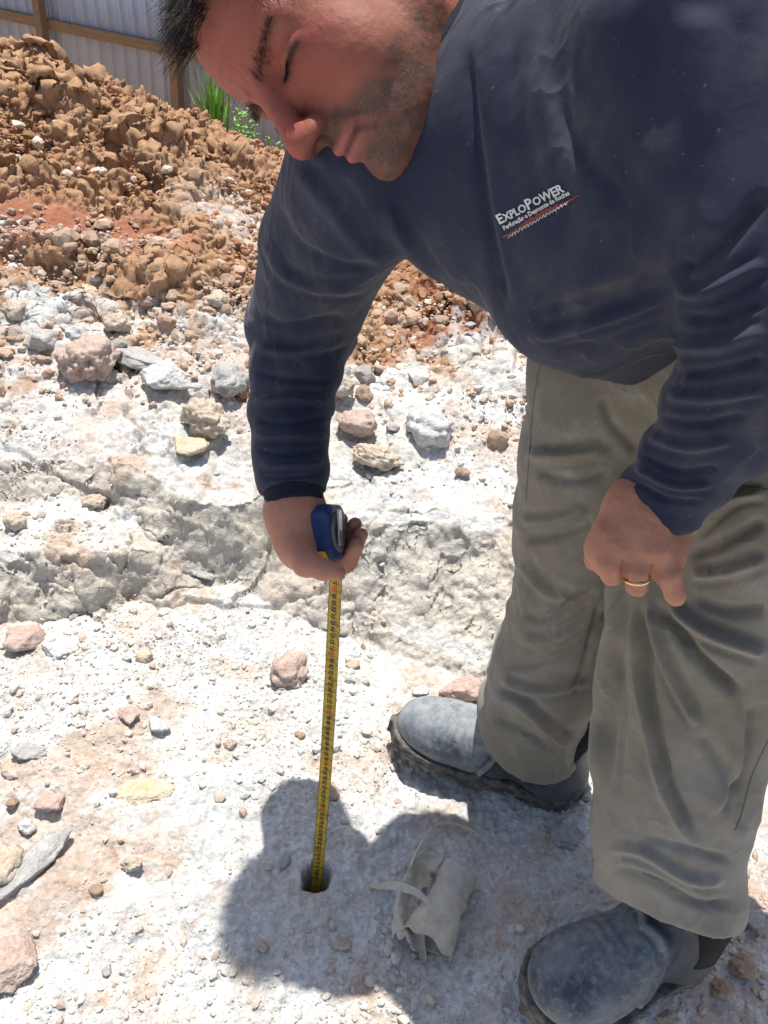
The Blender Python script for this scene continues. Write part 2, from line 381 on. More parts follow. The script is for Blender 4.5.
def put_rock(px, py, wpx, hpx, key, kind, label, seed, rot=0., flat=None, tilt=0., name='rock', zoff=0., z0=None, sub=None, sink=.28):
    """a stone whose middle is seen at px,py; real size from its distance"""
    # march the ray to the terrain
    v = cf + cr * (px - 384) / FPX - cu * (py + hpx * .25 - 512) / FPX
    ds = np.linspace(.8, 6, 1500); P = CAM + ds[:, None] * v
    hh = Th(P[:, 0], P[:, 1], False); i = int(np.argmax(P[:, 2] < hh)); p = P[i]; d = ds[i]
    z = max(hh[i], float(Th(p[0], p[1])[0]))
    w = wpx * d / FPX / 2; el = math.atan2(CAM_H - z, p[1])
    hz = hpx * d / FPX / 2
    flat = flat if flat is not None else {'block': .75, 'slab': .32, 'shard': .3, 'clod': .8}[kind]
    # solve depth extent b so that projected height hz^2 = (b sin)^2 + (flat*b cos)^2
    b = hz / math.hypot(math.sin(el), flat * math.cos(el)); c = flat * b if kind in ('slab', 'shard') else flat * min(b, w)
    S, Fc = rock_shape(seed, sub or (5 if wpx > 50 else 4 if wpx > 22 else 3), kind)
    S = S / np.abs(S).max(0) * np.array([w, b, c])
    R = Matrix.Rotation(math.radians(tilt), 3, 'Y') @ Matrix.Rotation(0, 3, 'X')
    R = np.array(Matrix.Rotation(math.radians(rot), 3, 'Z') @ R)
    S = S @ R.T; zz = c * (1 - 2 * sink) + zoff
    o = mesh_np(name, S, Fc, ROCKM[key], smooth=True, nv=3); o.location = (p[0], p[1], z + zz)
    tag(o, label, 'rock' if name == 'rock' else 'clod'); return o

def scatter(name, pts, sizes, keys, mat, label, seed, flatr=(.5, 1.), sub=1, kindmix=('block', 'clod', 'slab')):
    rg = np.random.default_rng(seed); var = [rock_shape(1000 + i, sub, kindmix[i % len(kindmix)], 1.4)[0] for i in range(24)]
    Fc = ICO[sub][1]; n = len(pts); nv = len(var[0]); A = np.stack(var)
    ch = rg.integers(0, 24, n); S = A[ch] * sizes[:, None, None]
    S[:, :, 2] *= rg.uniform(*flatr, n)[:, None]; S[:, :, 1] *= rg.uniform(.6, 1.1, n)[:, None]
    a = rg.uniform(0, 2 * math.pi, n); c, s_ = np.cos(a)[:, None], np.sin(a)[:, None]
    tl = rg.normal(0, .35, n); ct, st = np.cos(tl)[:, None], np.sin(tl)[:, None]
    x, y, z = S[..., 0].copy(), S[..., 1].copy(), S[..., 2].copy()
    x, z = x * ct + z * st, -x * st + z * ct
    X = x * c - y * s_; Y = x * s_ + y * c
    V = np.stack([X, Y, z], -1) + pts[:, None, :]
    Fa = (Fc[None] + (np.arange(n) * nv)[:, None, None]).reshape(-1, 3)
    tint = np.repeat(keys, nv, axis=0)
    o = mesh_np(name, V.reshape(-1, 3), Fa, mat, smooth=False, attrs={'tint': tint})
    tag(o, label, 'gravel', kind='stuff'); return o
def mat_scatter(name):
    m = NT(name); t = m.attr('tint', 'Color'); n = m.noise(240, 4, .6)
    col = m.mix(.7, t, m.ramp(n, [(.3, .78), (.7, 1.15)]), 'MULTIPLY')
    return m.fin(col, .95, m.bump(n, .0012, .7), Specular_IOR_Level=.12)

def build_setting():
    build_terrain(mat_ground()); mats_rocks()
    rg = np.random.default_rng(5)
    ms = mat_scatter('gravel_mat')
    pal = np.array([(.60, .59, .56), (.52, .52, .50), (.58, .48, .38), (.50, .36, .27), (.46, .30, .22), (.62, .55, .44), (.42, .40, .37)])
    # grit over the pale rock floor
    n = 60000
    y = .36 + rg.random(n) ** 1.25 * 1.75; x = rg.uniform(-1, 1, n) * (.34 + .52 * y) + .06
    dn = fbm2(x * 2.5, y * 2.5, 3, 131) + .45 * np.exp(-((x + .45) ** 2 + (y - .85) ** 2) / .08) + .4 * sst(1.5, 1.75, y) + .35 * np.exp(-((x - .2) ** 2 + (y - .58) ** 2) / .05)
    k = rg.random(n) < np.clip(.12 + 1.0 * dn, .03, 1); x, y = x[k], y[k]
    k = np.hypot(x - HOLE[0], y - HOLE[1]) > .03; x, y = x[k], y[k]
    s = np.clip(.0012 * (1 / (rg.random(len(x)) * .99 + .01)) ** .50, .0011, .0095) * (1 + .5 * sst(1.4, 1.8, y))
    z = terrain_h(x, y)[0]
    soilm = terrain_h(x, y, False)[1]
    ci = np.where(rg.random(len(x)) < .2 + .5 * soilm, rg.integers(2, 6, len(x)), rg.integers(0, 3, len(x)))
    tint = (.6 * pal[ci] + .4 * np.array([(.54, .51, .47)])) * rg.uniform(.85, 1.1, (len(x), 1))
    scatter('gravel', np.stack([x, y, z + s * .25], 1), s, tint, ms, 'loose grit and small chips scattered over the pale rock', 3)
    # rubble band
    n = 4600
    y = rg.normal(1.88, .17, n); x = rg.uniform(-1, 1, n) * (.34 + .52 * y) + .06
    k = (y > 1.52) & (y < 2.5) & (rg.random(n) < .45 + .7 * noise2(x * 3, y * 3, 7) + .4 * (x < .1)); x, y = x[k], y[k]
    s = np.clip(.0045 * (1 / (rg.random(len(x)) + .02)) ** .5, .004, .024)
    z = terrain_h(x, y)[0]; ci = rg.integers(0, 7, len(x)); soilm = terrain_h(x, y, False)[1]
    tint = np.where((rg.random(len(x)) < .5 + .8 * soilm)[:, None], np.array([(.43, .315, .23)]), pal[ci] * .93) * rg.uniform(.8, 1.15, (len(x), 1))
    scatter('rubble', np.stack([x, y, z + s * .3], 1), s, tint, ms, 'band of crumbled rock and clods across the middle of the dig', 4, sub=2, kindmix=('block', 'clod', 'clod'))
    # crumbs on the heap
    n = 24000
    y = rg.uniform(1.95, 3.1, n); x = rg.uniform(-1, 1, n) * (.34 + .52 * y) + .0
    k = (rg.random(n) < .75 + .5 * noise2(x * 4, y * 4, 9)) & ~((x < -.6) & (y < 2.36)); x, y = x[k], y[k]
    s = np.clip(.0032 * (1 / (rg.random(len(x)) + .01)) ** .5, .003, .018)
    z = terrain_h(x, y)[0]; tint = np.array([(.37, .21, .12)]) * rg.uniform(.75, 1.25, (len(x), 1)) * (1 + rg.normal(0, .04, (len(x), 3)))
    tint = np.where((rg.random(len(x)) < .06)[:, None], np.array([(.62, .52, .42)]), tint)
    scatter('soil_crumbs', np.stack([x, y, z + s * .2], 1), s, tint, ms, 'brown crumbs and clods lying over the soil heap', 6, sub=2, kindmix=('clod', 'clod', 'block'))
    rocks = [
     (88, 357, 66, 62, 'pink', 'clod', 'large rough brown and grey boulder left of the flat grey slab', 1),
     (138, 353, 74, 26, 'grey', 'slab', 'flat pale grey slab leaning right of the large brown boulder', 2),
     (166, 377, 56, 36, 'white', 'block', 'white broken lump just below the flat grey slab', 3),
     (206, 416, 52, 46, 'tan', 'clod', 'rounded tan lump above the pale oval stone', 4),
     (187, 442, 44, 20, 'yellow', 'slab', 'pale oval flat stone below the rounded tan lump', 5),
     (229, 372, 40, 52, 'grey', 'clod', 'upright greyish lump touching the left edge of the dark sleeve', 6),
     (44, 338, 32, 34, 'grey', 'block', 'grey block in the rubble at the left of the large brown boulder', 8),
     (85, 288, 26, 15, 'yellow', 'slab', 'small cream stone lying under the red clay cut', 9),
     (444, 368, 38, 16, 'yellow', 'slab', 'flat cream stone below the scraped red bank', 10),
     (375, 454, 60, 30, 'tan', 'clod', 'jagged tan clod with knobs right of the dark sleeve', 11),
     (356, 420, 42, 36, 'pink', 'clod', 'brown and grey lump above the jagged tan clod', 12),
     (428, 425, 50, 40, 'white', 'clod', 'whitish knobbly lump in the bluish dust right of the sleeve', 13),
     (462, 471, 17, 11, 'brown', 'clod', 'small brown clod alone on the pale dust between sleeve and trousers', 14),
     (290, 666, 40, 40, 'pink', 'clod', 'rough pinkish stone left of the yellow tape blade', 15),
     (466, 686, 58, 34, 'pink', 'block', 'pink and cream rock above the toe of the far boot', 16),
     (25, 634, 42, 34, 'pink', 'block', 'pinkish rock at left under the shaded rock step', 17),
     (62, 651, 40, 22, 'white', 'slab', 'white flat stone right of the pinkish rock at left', 18),
     (146, 661, 19, 15, 'yellow', 'clod', 'small honey coloured stone on the gravel patch', 19),
     (137, 786, 76, 27, 'yellow', 'slab', 'long flat cream and orange stone left of the man shadow', 20),
     (130, 718, 28, 22, 'pink', 'block', 'pink stone touching a small white one in the gravel', 21),
     (157, 726, 28, 18, 'white', 'block', 'small white stone beside the pink one in the gravel', 22),
     (30, 752, 38, 20, 'grey', 'slab', 'flat grey stone near the left edge above the pale pink pebble', 23),
     (11, 768, 26, 18, 'tan', 'slab', 'flat tan stone at the left edge under the grey one', 24),
     (52, 802, 32, 24, 'pink', 'block', 'pale pink pebble above the long grey slab at left', 25),
     (28, 826, 19, 15, 'white', 'clod', 'small white pebble above the long grey slab at left', 26),
     (13, 802, 14, 13, 'brown', 'clod', 'brown pebble near the left edge of the gravel', 27),
     (4, 858, 44, 46, 'tan', 'clod', 'tan rounded rock cut off by the left edge beside the long slab', 28),
     (132, 862, 25, 17, 'tan', 'clod', 'tan pebble alone on the bright dust at lower left', 29),
     (97, 888, 16, 12, 'brown', 'clod', 'small brown pebble below the tan one on the bright dust', 30),
     (331, 791, 26, 20, 'pink', 'block', 'pink stone on the shadow edge right of the tape blade', 31),
     (284, 858, 14, 18, 'grey', 'block', 'grey chip in the shadow left of the drill hole', 32),
     (343, 943, 26, 12, 'tan', 'slab', 'flat tan chip in the shadow below the drill hole', 33),
     (575, 784, 34, 34, 'grey', 'clod', 'grey stone behind the heel of the far boot', 34),
     (563, 832, 30, 28, 'grey', 'clod', 'grey clod in the shade below the far boot heel', 35),
     (668, 1017, 26, 18, 'tan', 'clod', 'tan stone at the bottom edge below the near boot', 36),
     (742, 962, 30, 30, 'brown', 'clod', 'brown clod in the shade right of the near boot', 37),
     (752, 918, 26, 24, 'grey', 'block', 'grey stone right of the near trouser hem', 38),
     (722, 986, 24, 22, 'brown', 'clod', 'brown clod against the outer side of the near boot', 39),
     (108, 970, 12, 14, 'grey', 'shard', 'thin grey chip standing on the bright dust at lower left', 40),
     (262, 945, 16, 14, 'tan', 'block', 'tan chip in the long shadow at the bottom', 41),
     (204, 790, 12, 8, 'white', 'block', 'tiny white chip just left of the head shadow', 42),
     (216, 300, 30, 22, 'tan', 'clod', 'tan clod on the pale bench beside the dark sleeve', 43),
     (190, 262, 20, 12, 'white', 'block', 'white chip on the pale bench under the soil heap', 44),
     (150, 300, 26, 16, 'pink', 'clod', 'pinkish clod in the rubble below the soil heap', 45),
     (15, 310, 28, 24, 'tan', 'clod', 'tan clod at the left edge under the red clay', 46),
     (118, 322, 28, 22, 'tan', 'clod', 'tan clod above the flat grey slab', 47),
     (340, 385, 30, 24, 'tan', 'clod', 'tan clod between the sleeve and the cream stone', 48),
     (420, 690, 18, 10, 'white', 'slab', 'white chip left of the pink and cream rock', 49),
     (352, 665, 16, 11, 'tan', 'block', 'tan chip just right of the tape blade', 50),
     (205, 578, 30, 8, 'grey', 'slab', 'thin grey plate lying left of the hand', 51),
     (95, 505, 26, 18, 'tan', 'clod', 'tan clod resting on the left rock step', 52),
     (15, 520, 26, 20, 'tan', 'clod', 'tan crumbly clod at the left edge on the rock step', 53),
     (300, 735, 12, 8, 'brown', 'clod', 'tiny brown stone left of the tape blade above the shadow', 54),
     (740, 872, 18, 14, 'tan', 'block', 'tan chip in the sun behind the near trouser leg', 55),
    ]
    for (px, py, ww, hh, key, kind, lab, sd) in rocks:
        put_rock(px, py, ww, hh, key, kind, lab, sd * 7 + 1, rot=(sd * 13) % 14 - 7, tilt=(sd * 29) % 20 - 10)
    # long slab and pink block at the lower left
    put_rock(24, 866, 118, 34, 'grey', 'shard', 'long angular grey slab at lower left tilted up to the right', 301, rot=52, flat=.34, tilt=-8, sink=.2)
    put_rock(12, 950, 66, 62, 'pink', 'block', 'pink angular block at the lower left corner of the dig', 316, rot=20, flat=.6)
    put_rock(214, 97, 26, 22, 'tan', 'block', 'pointed tan stone on the crest of the soil heap', 330, flat=.9)
    build_fence(); build_plants()

def box(name, c, hx, hy, hz, X, Y, Z, mat, parent=None, bev=.003):
    bm = bmesh.new(); bmesh.ops.create_cube(bm, size=2)
    bmesh.ops.scale(bm, vec=(hx, hy, hz), verts=bm.verts)
    bmesh.ops.bevel(bm, geom=bm.edges[:], offset=bev, segments=1, affect='EDGES')
    M = Matrix((X, Y, Z)).transposed().to_4x4(); M.translation = Vector(c); bm.transform(M)
    me = bpy.data.meshes.new(name); bm.to_mesh(me); bm.free(); me.materials.append(mat)
    o = bpy.data.objects.new(name, me); COL.objects.link(o)
    if parent: adopt(o, parent)
    return o
def build_fence():
    A = U(0, 14, 6.8); B = U(185, 53, 6.0); d = Vector(B - A); rail_z = (A[2] + B[2]) / 2; slope = d.z; d.normalize()
    up = Vector((0, 0, 1)); nrm = up.cross(d).normalized()       # faces the camera (towards -y)
    if nrm.y > 0: nrm = -nrm
    root = empty('metal_fence', (A[0], A[1], -.95))
    tag(root, 'grey blue corrugated metal fence on weathered wooden posts and rails behind the soil heap', 'fence')
    m = NT('metal_sheet'); n = m.noise(3, 5); 
    sh = m.fin(m.mix(m.ramp(n, [(.3, 0), (.7, 1)]), (.29, .37, .48), (.37, .45, .56)), .5, Metallic=.2)
    m = NT('weathered_wood'); co = m.n('ShaderNodeMapping', inp={'Vector': m.coord('Generated'), 'Scale': (1, 12, 12)}).outputs[0]
    n = m.noise(4, 6, .6, vec=co); wd = m.fin(m.mix(m.ramp(n, [(.3, 0), (.7, 1)]), (.17, .125, .08), (.29, .22, .15)), .9, m.bump(n, .004, .5))
    # corrugated sheets, each a part
    def rib(t): 
        f = (t / .132) % 1.0
        return .022 * (sst(.0, .10, f) - sst(.18, .28, f)) + .004 * (sst(.55, .58, f) - sst(.66, .69, f))
    for s0 in np.arange(-2.64, 9, 1.056):
        t = np.arange(s0, s0 + 1.058, .0066)
        P = np.array(A)[None, :2] + t[:, None] * np.array([d.x, d.y]) - np.array([nrm.x, nrm.y]) * (.05 - rib(t))[:, None]
        zt = A[2] + t * d.z
        V = np.concatenate([np.concatenate([P, (zt - 1.3)[:, None]], 1), np.concatenate([P, (zt + 1.15)[:, None]], 1)])
        k = len(t); i = np.arange(k - 1); Fq = np.stack([i, i + 1, i + 1 + k, i + k], 1)
        o = mesh_np('metal_sheet', V, Fq, sh); so_ = o.modifiers.new('s', 'SOLIDIFY'); so_.thickness = .0015; adopt(o, root)
    L = np.linalg.norm(B - A)
    for t in (-2.3, L * 43 / 170 + .04, L * .985 - .02, 3.75, 5.6, 7.5):
        c = Vector(A) + d * t + nrm * .045
        box('post', (c.x, c.y, A[2] + t * d.z + .05), .038, .034, 1.18, d, nrm, up, wd, root)
    for dz in (0, .95, -.75):
        for (t0, t1) in ((-2.3, 3.7), (3.72, 8.2)):
            c = Vector(A) + d * ((t0 + t1) / 2) + nrm * -.012 + up * dz
            box('rail', c, (t1 - t0) / 2, .022, .036, d, nrm, d.cross(nrm) * -1, wd, root)
def build_plants():
    m = NT('leaf'); n = m.noise(30, 3); lf = m.fin(m.mix(m.ramp(n, [(.3, 0), (.7, 1)]), (.12, .30, .04), (.26, .46, .10)), .5, Transmission_Weight=0., Subsurface_Weight=.0)
    def tuft(name, base, hgt, n, seed, label, spread, wid, cat):
        rg = np.random.default_rng(seed); V = []; Fq = []
        for i in range(n):
            a = rg.uniform(0, 6.283); ln = hgt * rg.uniform(.45, 1.05); sp = spread * rg.uniform(.2, 1); w = wid * rg.uniform(.6, 1.2)
            bx = np.array(base) + np.array([rg.normal(0, hgt * .06), rg.normal(0, hgt * .06), 0]); K = 6; dirv = np.array([math.cos(a), math.sin(a), 0]); side = np.array([-math.sin(a), math.cos(a), 0])
            o = len(V)
            for j in range(K):
                t = j / (K - 1); p = bx + dirv * sp * ln * t ** 1.8 + np.array([0, 0, 1]) * ln * (t - .25 * sp * t * t); ww = w * (1 - t ** 2) * (.5 + min(t * 3, .5)) + .0003
                V += [p - side * ww, p + side * ww]
            Fq += [[o + 2 * j, o + 2 * j + 1, o + 2 * j + 3, o + 2 * j + 2] for j in range(K - 1)]
        o = mesh_np(name, np.array(V), np.array(Fq), lf); tag(o, label, cat); return o
    def weed(name, base, hgt, seed, label):
        rg = np.random.default_rng(seed); V = []; Fq = []
        for s_ in range(9):
            a = rg.uniform(0, 6.28); tip = np.array(base) + np.array([math.cos(a) * hgt * .45 * rg.uniform(.3, 1), math.sin(a) * hgt * .3, hgt * rg.uniform(.5, 1)])
            for j in range(16):
                t = .15 + .85 * j / 15; p = np.array(base) * (1 - t) + tip * t; b = rg.uniform(0, 6.28); L = hgt * .2 * rg.uniform(.6, 1.1)
                dv = np.array([math.cos(b), math.sin(b), rg.uniform(-.1, .6)]); sd_ = np.cross(dv, [0, 0, 1]); sd_ /= np.linalg.norm(sd_); o = len(V)
                V += [p, p + dv * L * .5 + sd_ * L * .17, p + dv * L, p + dv * L * .5 - sd_ * L * .17]; Fq.append([o, o + 1, o + 2, o + 3])
            o = len(V); e = np.array([.0015, 0, 0]); V += [np.array(base) - e, np.array(base) + e, tip + e, tip - e]; Fq.append([o, o + 1, o + 2, o + 3])
        o = mesh_np(name, np.array(V), np.array(Fq), lf); tag(o, label, 'plant'); return o
    zc = lambda p: (p[0], p[1], float(Th(p[0], p[1])[0]) - .02)
    tuft('grass_tuft', zc(U(214, 112, 3.02)), .32, 60, 1, 'tall green grass clump behind the heap in front of the fence', .5, .006, 'grass clump')
    weed('weed', zc(U(247, 136, 3.02)), .17, 2, 'low leafy green weed right of the tall grass clump')
    weed('weed', zc(U(274, 152, 3.0)), .09, 3, 'small weed on the crest beside the forehead of the man')

# ------------------------------------------------------------------ implicit surfaces -> mesh
def smin(a, b, k):
    h = np.clip(.5 + .5 * (b - a) / k, 0, 1); return b + (a - b) * h - k * h * (1 - h)
def smax(a, b, k): return -smin(-a, -b, k)
def sd_cone(P, a, b, ra, rb):
    a = np.asarray(a); b = np.asarray(b); ba = b - a; l2 = ba @ ba; t = np.clip(((P - a) @ ba) / l2, 0, 1)
    return np.linalg.norm(P - a - t[:, None] * ba, axis=1) - (ra + (rb - ra) * t)
def sd_ell(P, c, r, M=None):
    q = P - np.asarray(c)
    if M is not None: q = q @ M
    r = np.asarray(r); k0 = np.linalg.norm(q / r, axis=1); k1 = np.linalg.norm(q / (r * r), axis=1)
    return k0 * (k0 - 1) / np.maximum(k1, 1e-9)
def sd_chain(P, pts, k=None):
    d = None
    for (a, ra), (b, rb) in zip(pts[:-1], pts[1:]):
        e = sd_cone(P, a, b, ra, rb); d = e if d is None else (smin(d, e, k) if k else np.minimum(d, e))
    return d
def J(x, y, d, r): return (U(x, y, d), r * d / FPX)
def surface_nets(fn, lo, hi, h, margin=.012):
    lo = np.array(lo, float); n = np.ceil((np.array(hi) - lo) / h).astype(int); B = 8; nb = np.ceil(n / B).astype(int); n = nb * B
    bc = np.stack(np.meshgrid(*[np.arange(k) for k in nb], indexing='ij'), -1).reshape(-1, 3)
    cc = lo + (bc * B + (B - 1) / 2) * h; dv = fn(cc); keep = np.abs(dv) < B * h * .87 * 1.25 + margin
    V = np.where(dv < 0, -1., 1.).reshape(nb).astype(np.float32)
    V = V.repeat(B, 0).repeat(B, 1).repeat(B, 2)
    off = np.stack(np.meshgrid(*[np.arange(B)] * 3, indexing='ij'), -1).reshape(-1, 3)
    kb = bc[keep] * B
    for s in range(0, len(kb), 600):
        q = (kb[s:s + 600, None, :] + off[None]).reshape(-1, 3); V[q[:, 0], q[:, 1], q[:, 2]] = fn(lo + q * h)
    V[0] = V[-1] = 1; V[:, 0] = V[:, -1] = 1; V[:, :, 0] = V[:, :, -1] = 1
    S = V < 0; a = [slice(0, -1), slice(1, None)]
    cs = [(i, j, k) for i in (0, 1) for j in (0, 1) for k in (0, 1)]
    cnt = sum(S[a[i], a[j], a[k]].astype(np.int8) for i, j, k in cs); act = (cnt > 0) & (cnt < 8)
    ids = -np.ones(act.shape, np.int64); idx = np.argwhere(act); ids[act] = np.arange(len(idx))
    val = np.stack([V[idx[:, 0] + i, idx[:, 1] + j, idx[:, 2] + k] for i, j, k in cs], 1); cs_a = np.array(cs, float)
    acc = np.zeros((len(idx), 3)); num = np.zeros(len(idx))
    for p in range(8):
        for q in range(p + 1, 8):
            if np.abs(cs_a[p] - cs_a[q]).sum() != 1: continue
            m = (val[:, p] < 0) != (val[:, q] < 0); t = val[:, p] / np.where(m, val[:, p] - val[:, q], 1)
            acc += np.where(m[:, None], cs_a[p] + t[:, None] * (cs_a[q] - cs_a[p]), 0); num += m
    Pv = lo + (idx + acc / num[:, None]) * h; quads = []
    for ax in range(3):
        o1, o2 = [(1, 2), (2, 0), (0, 1)][ax]
        sl0 = [slice(None)] * 3; sl1 = [slice(None)] * 3; sl0[ax] = slice(0, -1); sl1[ax] = slice(1, None)
        e = S[tuple(sl0)] != S[tuple(sl1)]; E = np.argwhere(e)
        ok = (E[:, o1] > 0) & (E[:, o2] > 0) & (E[:, o1] < V.shape[o1] - 1) & (E[:, o2] < V.shape[o2] - 1); E = E[ok]
        neg = S[E[:, 0], E[:, 1], E[:, 2]]; d1 = np.zeros(3, int); d1[o1] = 1; d2 = np.zeros(3, int); d2[o2] = 1
        c = [E - d1 - d2, E - d2, E, E - d1]; Q = np.stack([ids[x[:, 0], x[:, 1], x[:, 2]] for x in c], 1)
        Q = np.where(neg[:, None], Q, Q[:, ::-1]); quads.append(Q)
    Q = np.concatenate(quads); return Pv, Q[(Q >= 0).all(1)]
def vnormals(V, Q):
    n = np.cross(V[Q[:, 2]] - V[Q[:, 0]], V[Q[:, 3 % Q.shape[1]]] - V[Q[:, 1]]); N = np.zeros_like(V)
    for i in range(Q.shape[1]):
        for c in range(3): N[:, c] += np.bincount(Q[:, i], n[:, c], len(V))
    return N / np.maximum(np.linalg.norm(N, axis=1), 1e-12)[:, None]
def subdivide(V, Q):
    """one linear quad split followed by light smoothing"""
    n = len(V); E = np.concatenate([Q[:, [i, (i + 1) % 4]] for i in range(4)]); Es = np.sort(E, 1); key = Es[:, 0] * n + Es[:, 1]
    u, inv = np.unique(key, return_inverse=True); a, b = u // n, u % n; me = (V[a] + V[b]) / 2; fc = V[Q].mean(1); m = len(Q)
    ei = [inv[i * m:(i + 1) * m] + n for i in range(4)]; fi = np.arange(m) + n + len(u)
    NV = np.concatenate([V, me, fc]); NQ = np.concatenate([np.stack([Q[:, i], ei[i], fi, ei[(i - 1) % 4]], 1) for i in range(4)])
    return NV, NQ
def smooth_mesh(V, Q, it=1, lam=.5):
    n = len(V); a = np.concatenate([Q[:, i] for i in range(4)]); b = np.concatenate([Q[:, (i + 1) % 4] for i in range(4)])
    cnt = np.bincount(a, minlength=n) + np.bincount(b, minlength=n)
    for _ in range(it):
        S = np.stack([np.bincount(a, V[b, c], n) + np.bincount(b, V[a, c], n) for c in range(3)], 1)
        V = V + lam * (S / np.maximum(cnt, 1)[:, None] - V)
    return V
def polydist(px, py, pts):
    """distance, signed side and parameter 0..1 to a polyline in the plane"""
    best = np.full(px.shape, 1e9); sgn = np.zeros(px.shape); par = np.zeros(px.shape); L = [0]
    for (x0, y0), (x1, y1) in zip(pts[:-1], pts[1:]): L.append(L[-1] + math.hypot(x1 - x0, y1 - y0))
    for i, ((x0, y0), (x1, y1)) in enumerate(zip(pts[:-1], pts[1:])):
        dx, dy = x1 - x0, y1 - y0; l2 = dx * dx + dy * dy; t = np.clip(((px - x0) * dx + (py - y0) * dy) / l2, 0, 1)
        qx, qy = px - x0 - t * dx, py - y0 - t * dy; d = np.hypot(qx, qy); m = d < best
        best = np.where(m, d, best); sgn = np.where(m, np.sign(dx * qy - dy * qx), sgn); par = np.where(m, (L[i] + t * math.sqrt(l2)) / L[-1], par)
    return best, sgn, par
def spl(pts, n=8):
    """Catmull-Rom through 2D points"""
    P = np.array(pts, float); P = np.vstack([2 * P[0] - P[1], P, 2 * P[-1] - P[-2]]); out = []
    for i in range(1, len(P) - 2):
        for t in np.linspace(0, 1, n, endpoint=False):
            a, b, c, d = P[i - 1:i + 3]
            out.append(.5 * ((2 * b) + (c - a) * t + (2 * a - 5 * b + 4 * c - d) * t * t + (-a + 3 * b - 3 * c + d) * t ** 3))
    out.append(P[-2]); return [tuple(p) for p in out]
def fold(V, N, pts, w, hgt, kind='r', ends=(.15, .15), dmax=None, dmin=None):
    px, py, d = project(V); pts = spl(pts, 5); xs = [p[0] for p in pts]; ys = [p[1] for p in pts]; R = 3.2 * w
    m = (px > min(xs) - R) & (px < max(xs) + R) & (py > min(ys) - R) & (py < max(ys) + R) & (((CAM - V) * N).sum(1) > -.02)
    if dmax: m &= d < dmax
    if dmin: m &= d > dmin
    i = np.where(m)[0]
    if not len(i): return V
    ds, sg, t = polydist(px[i], py[i], pts); s = ds / w
    env = sst(0, max(ends[0], 1e-3), t) * sst(0, max(ends[1], 1e-3), 1 - t)
    if ends[0] == 0: env = sst(0, ends[1], 1 - t)
    if kind == 'r': f = np.exp(-s * s) - .35 * np.exp(-((s - 1.9) / .8) ** 2)
    elif kind == 'v': f = -np.exp(-s * s)
    else: f = sg * s * np.exp(-s * s * .7) * 1.6 * np.where(sg > 0, 1, .8)
    V = V.copy(); V[i] += N[i] * (hgt * env * f)[:, None]; return V
def sdf_obj(name, fn, lo, hi, h, mat, parent=None, post=None, sub=0, attrs=None, sm=1):
    V, Q = surface_nets(fn, lo, hi, h)
    if sm: V = smooth_mesh(V, Q, sm)
    for _ in range(sub): V, Q = subdivide(V, Q); V = smooth_mesh(V, Q, 1)
    if post: V = post(V, Q)
    A = attrs(V, vnormals(V, Q)) if attrs else None
    o = mesh_np(name, V, Q, mat, None, attrs=A)
    if parent: adopt(o, parent)
    return o
def bounds(*chains, pad=.02):
    P = np.array([p for c in chains for p, r in c]); R = np.array([r for c in chains for p, r in c])[:, None]
    return (P - R).min(0) - pad, (P + R).max(0) + pad

# ------------------------------------------------------------------ the person
Lh = np.array([.235, .255, .94]); Lh /= np.linalg.norm(Lh)
Uh = np.array([-.83, .54, .055]); Uh -= Lh * (Uh @ Lh); Uh /= np.linalg.norm(Uh); Fh = np.cross(Lh, Uh)
MH = np.stack([c2w(Lh), c2w(Fh), c2w(Uh)], 1)          # columns: his left, forward, up
OH = U(331, 25, .752)
HS = 1.06
def to_head(P): return (P - OH) @ MH / HS
def from_head(Q): return np.asarray(Q) @ MH.T * HS + OH
SH_R = J(372, 165, .80, 84); ARM_R = [SH_R, J(328, 245, .90, 65), J(302, 325, 1.0, 53), J(290, 410, .98, 41), J(291, 462, .96, 36), J(293, 492, .95, 33)]
ARM_L = [J(690, 40, .64, 128), J(740, 200, .64, 100), J(800, 330, .64, 100), J(735, 405, .69, 66), J(690, 462, .73, 46), J(660, 500, .755, 40), J(655, 512, .76, 38)]
WRIST_R = U(294, 512, .945); WRIST_L = U(648, 530, .757)
TORSO = [(525, 75, .82, .098), (565, 135, .765, .128), (650, 190, .73, .126), (760, 240, .73, .135)]
_n = U(470, 60, .82); _p = U(800, 330, .86); St = (_n - _p) / np.linalg.norm(_n - _p)
Lt = U(690, 40, .64) - U(395, 165, .80); Lt -= St * (Lt @ St); Lt /= np.linalg.norm(Lt); Ft = np.cross(Lt, St)
MT = np.stack([Lt, Ft, St], 1)
def f_torso(P, grow=0.):
    sc = np.array([1.34, 1., 1.]); q = (P @ MT) / sc; c = [((U(x, y, d) @ MT) / sc, r + grow) for x, y, d, r in TORSO]
    return sd_chain(q, c, .02)
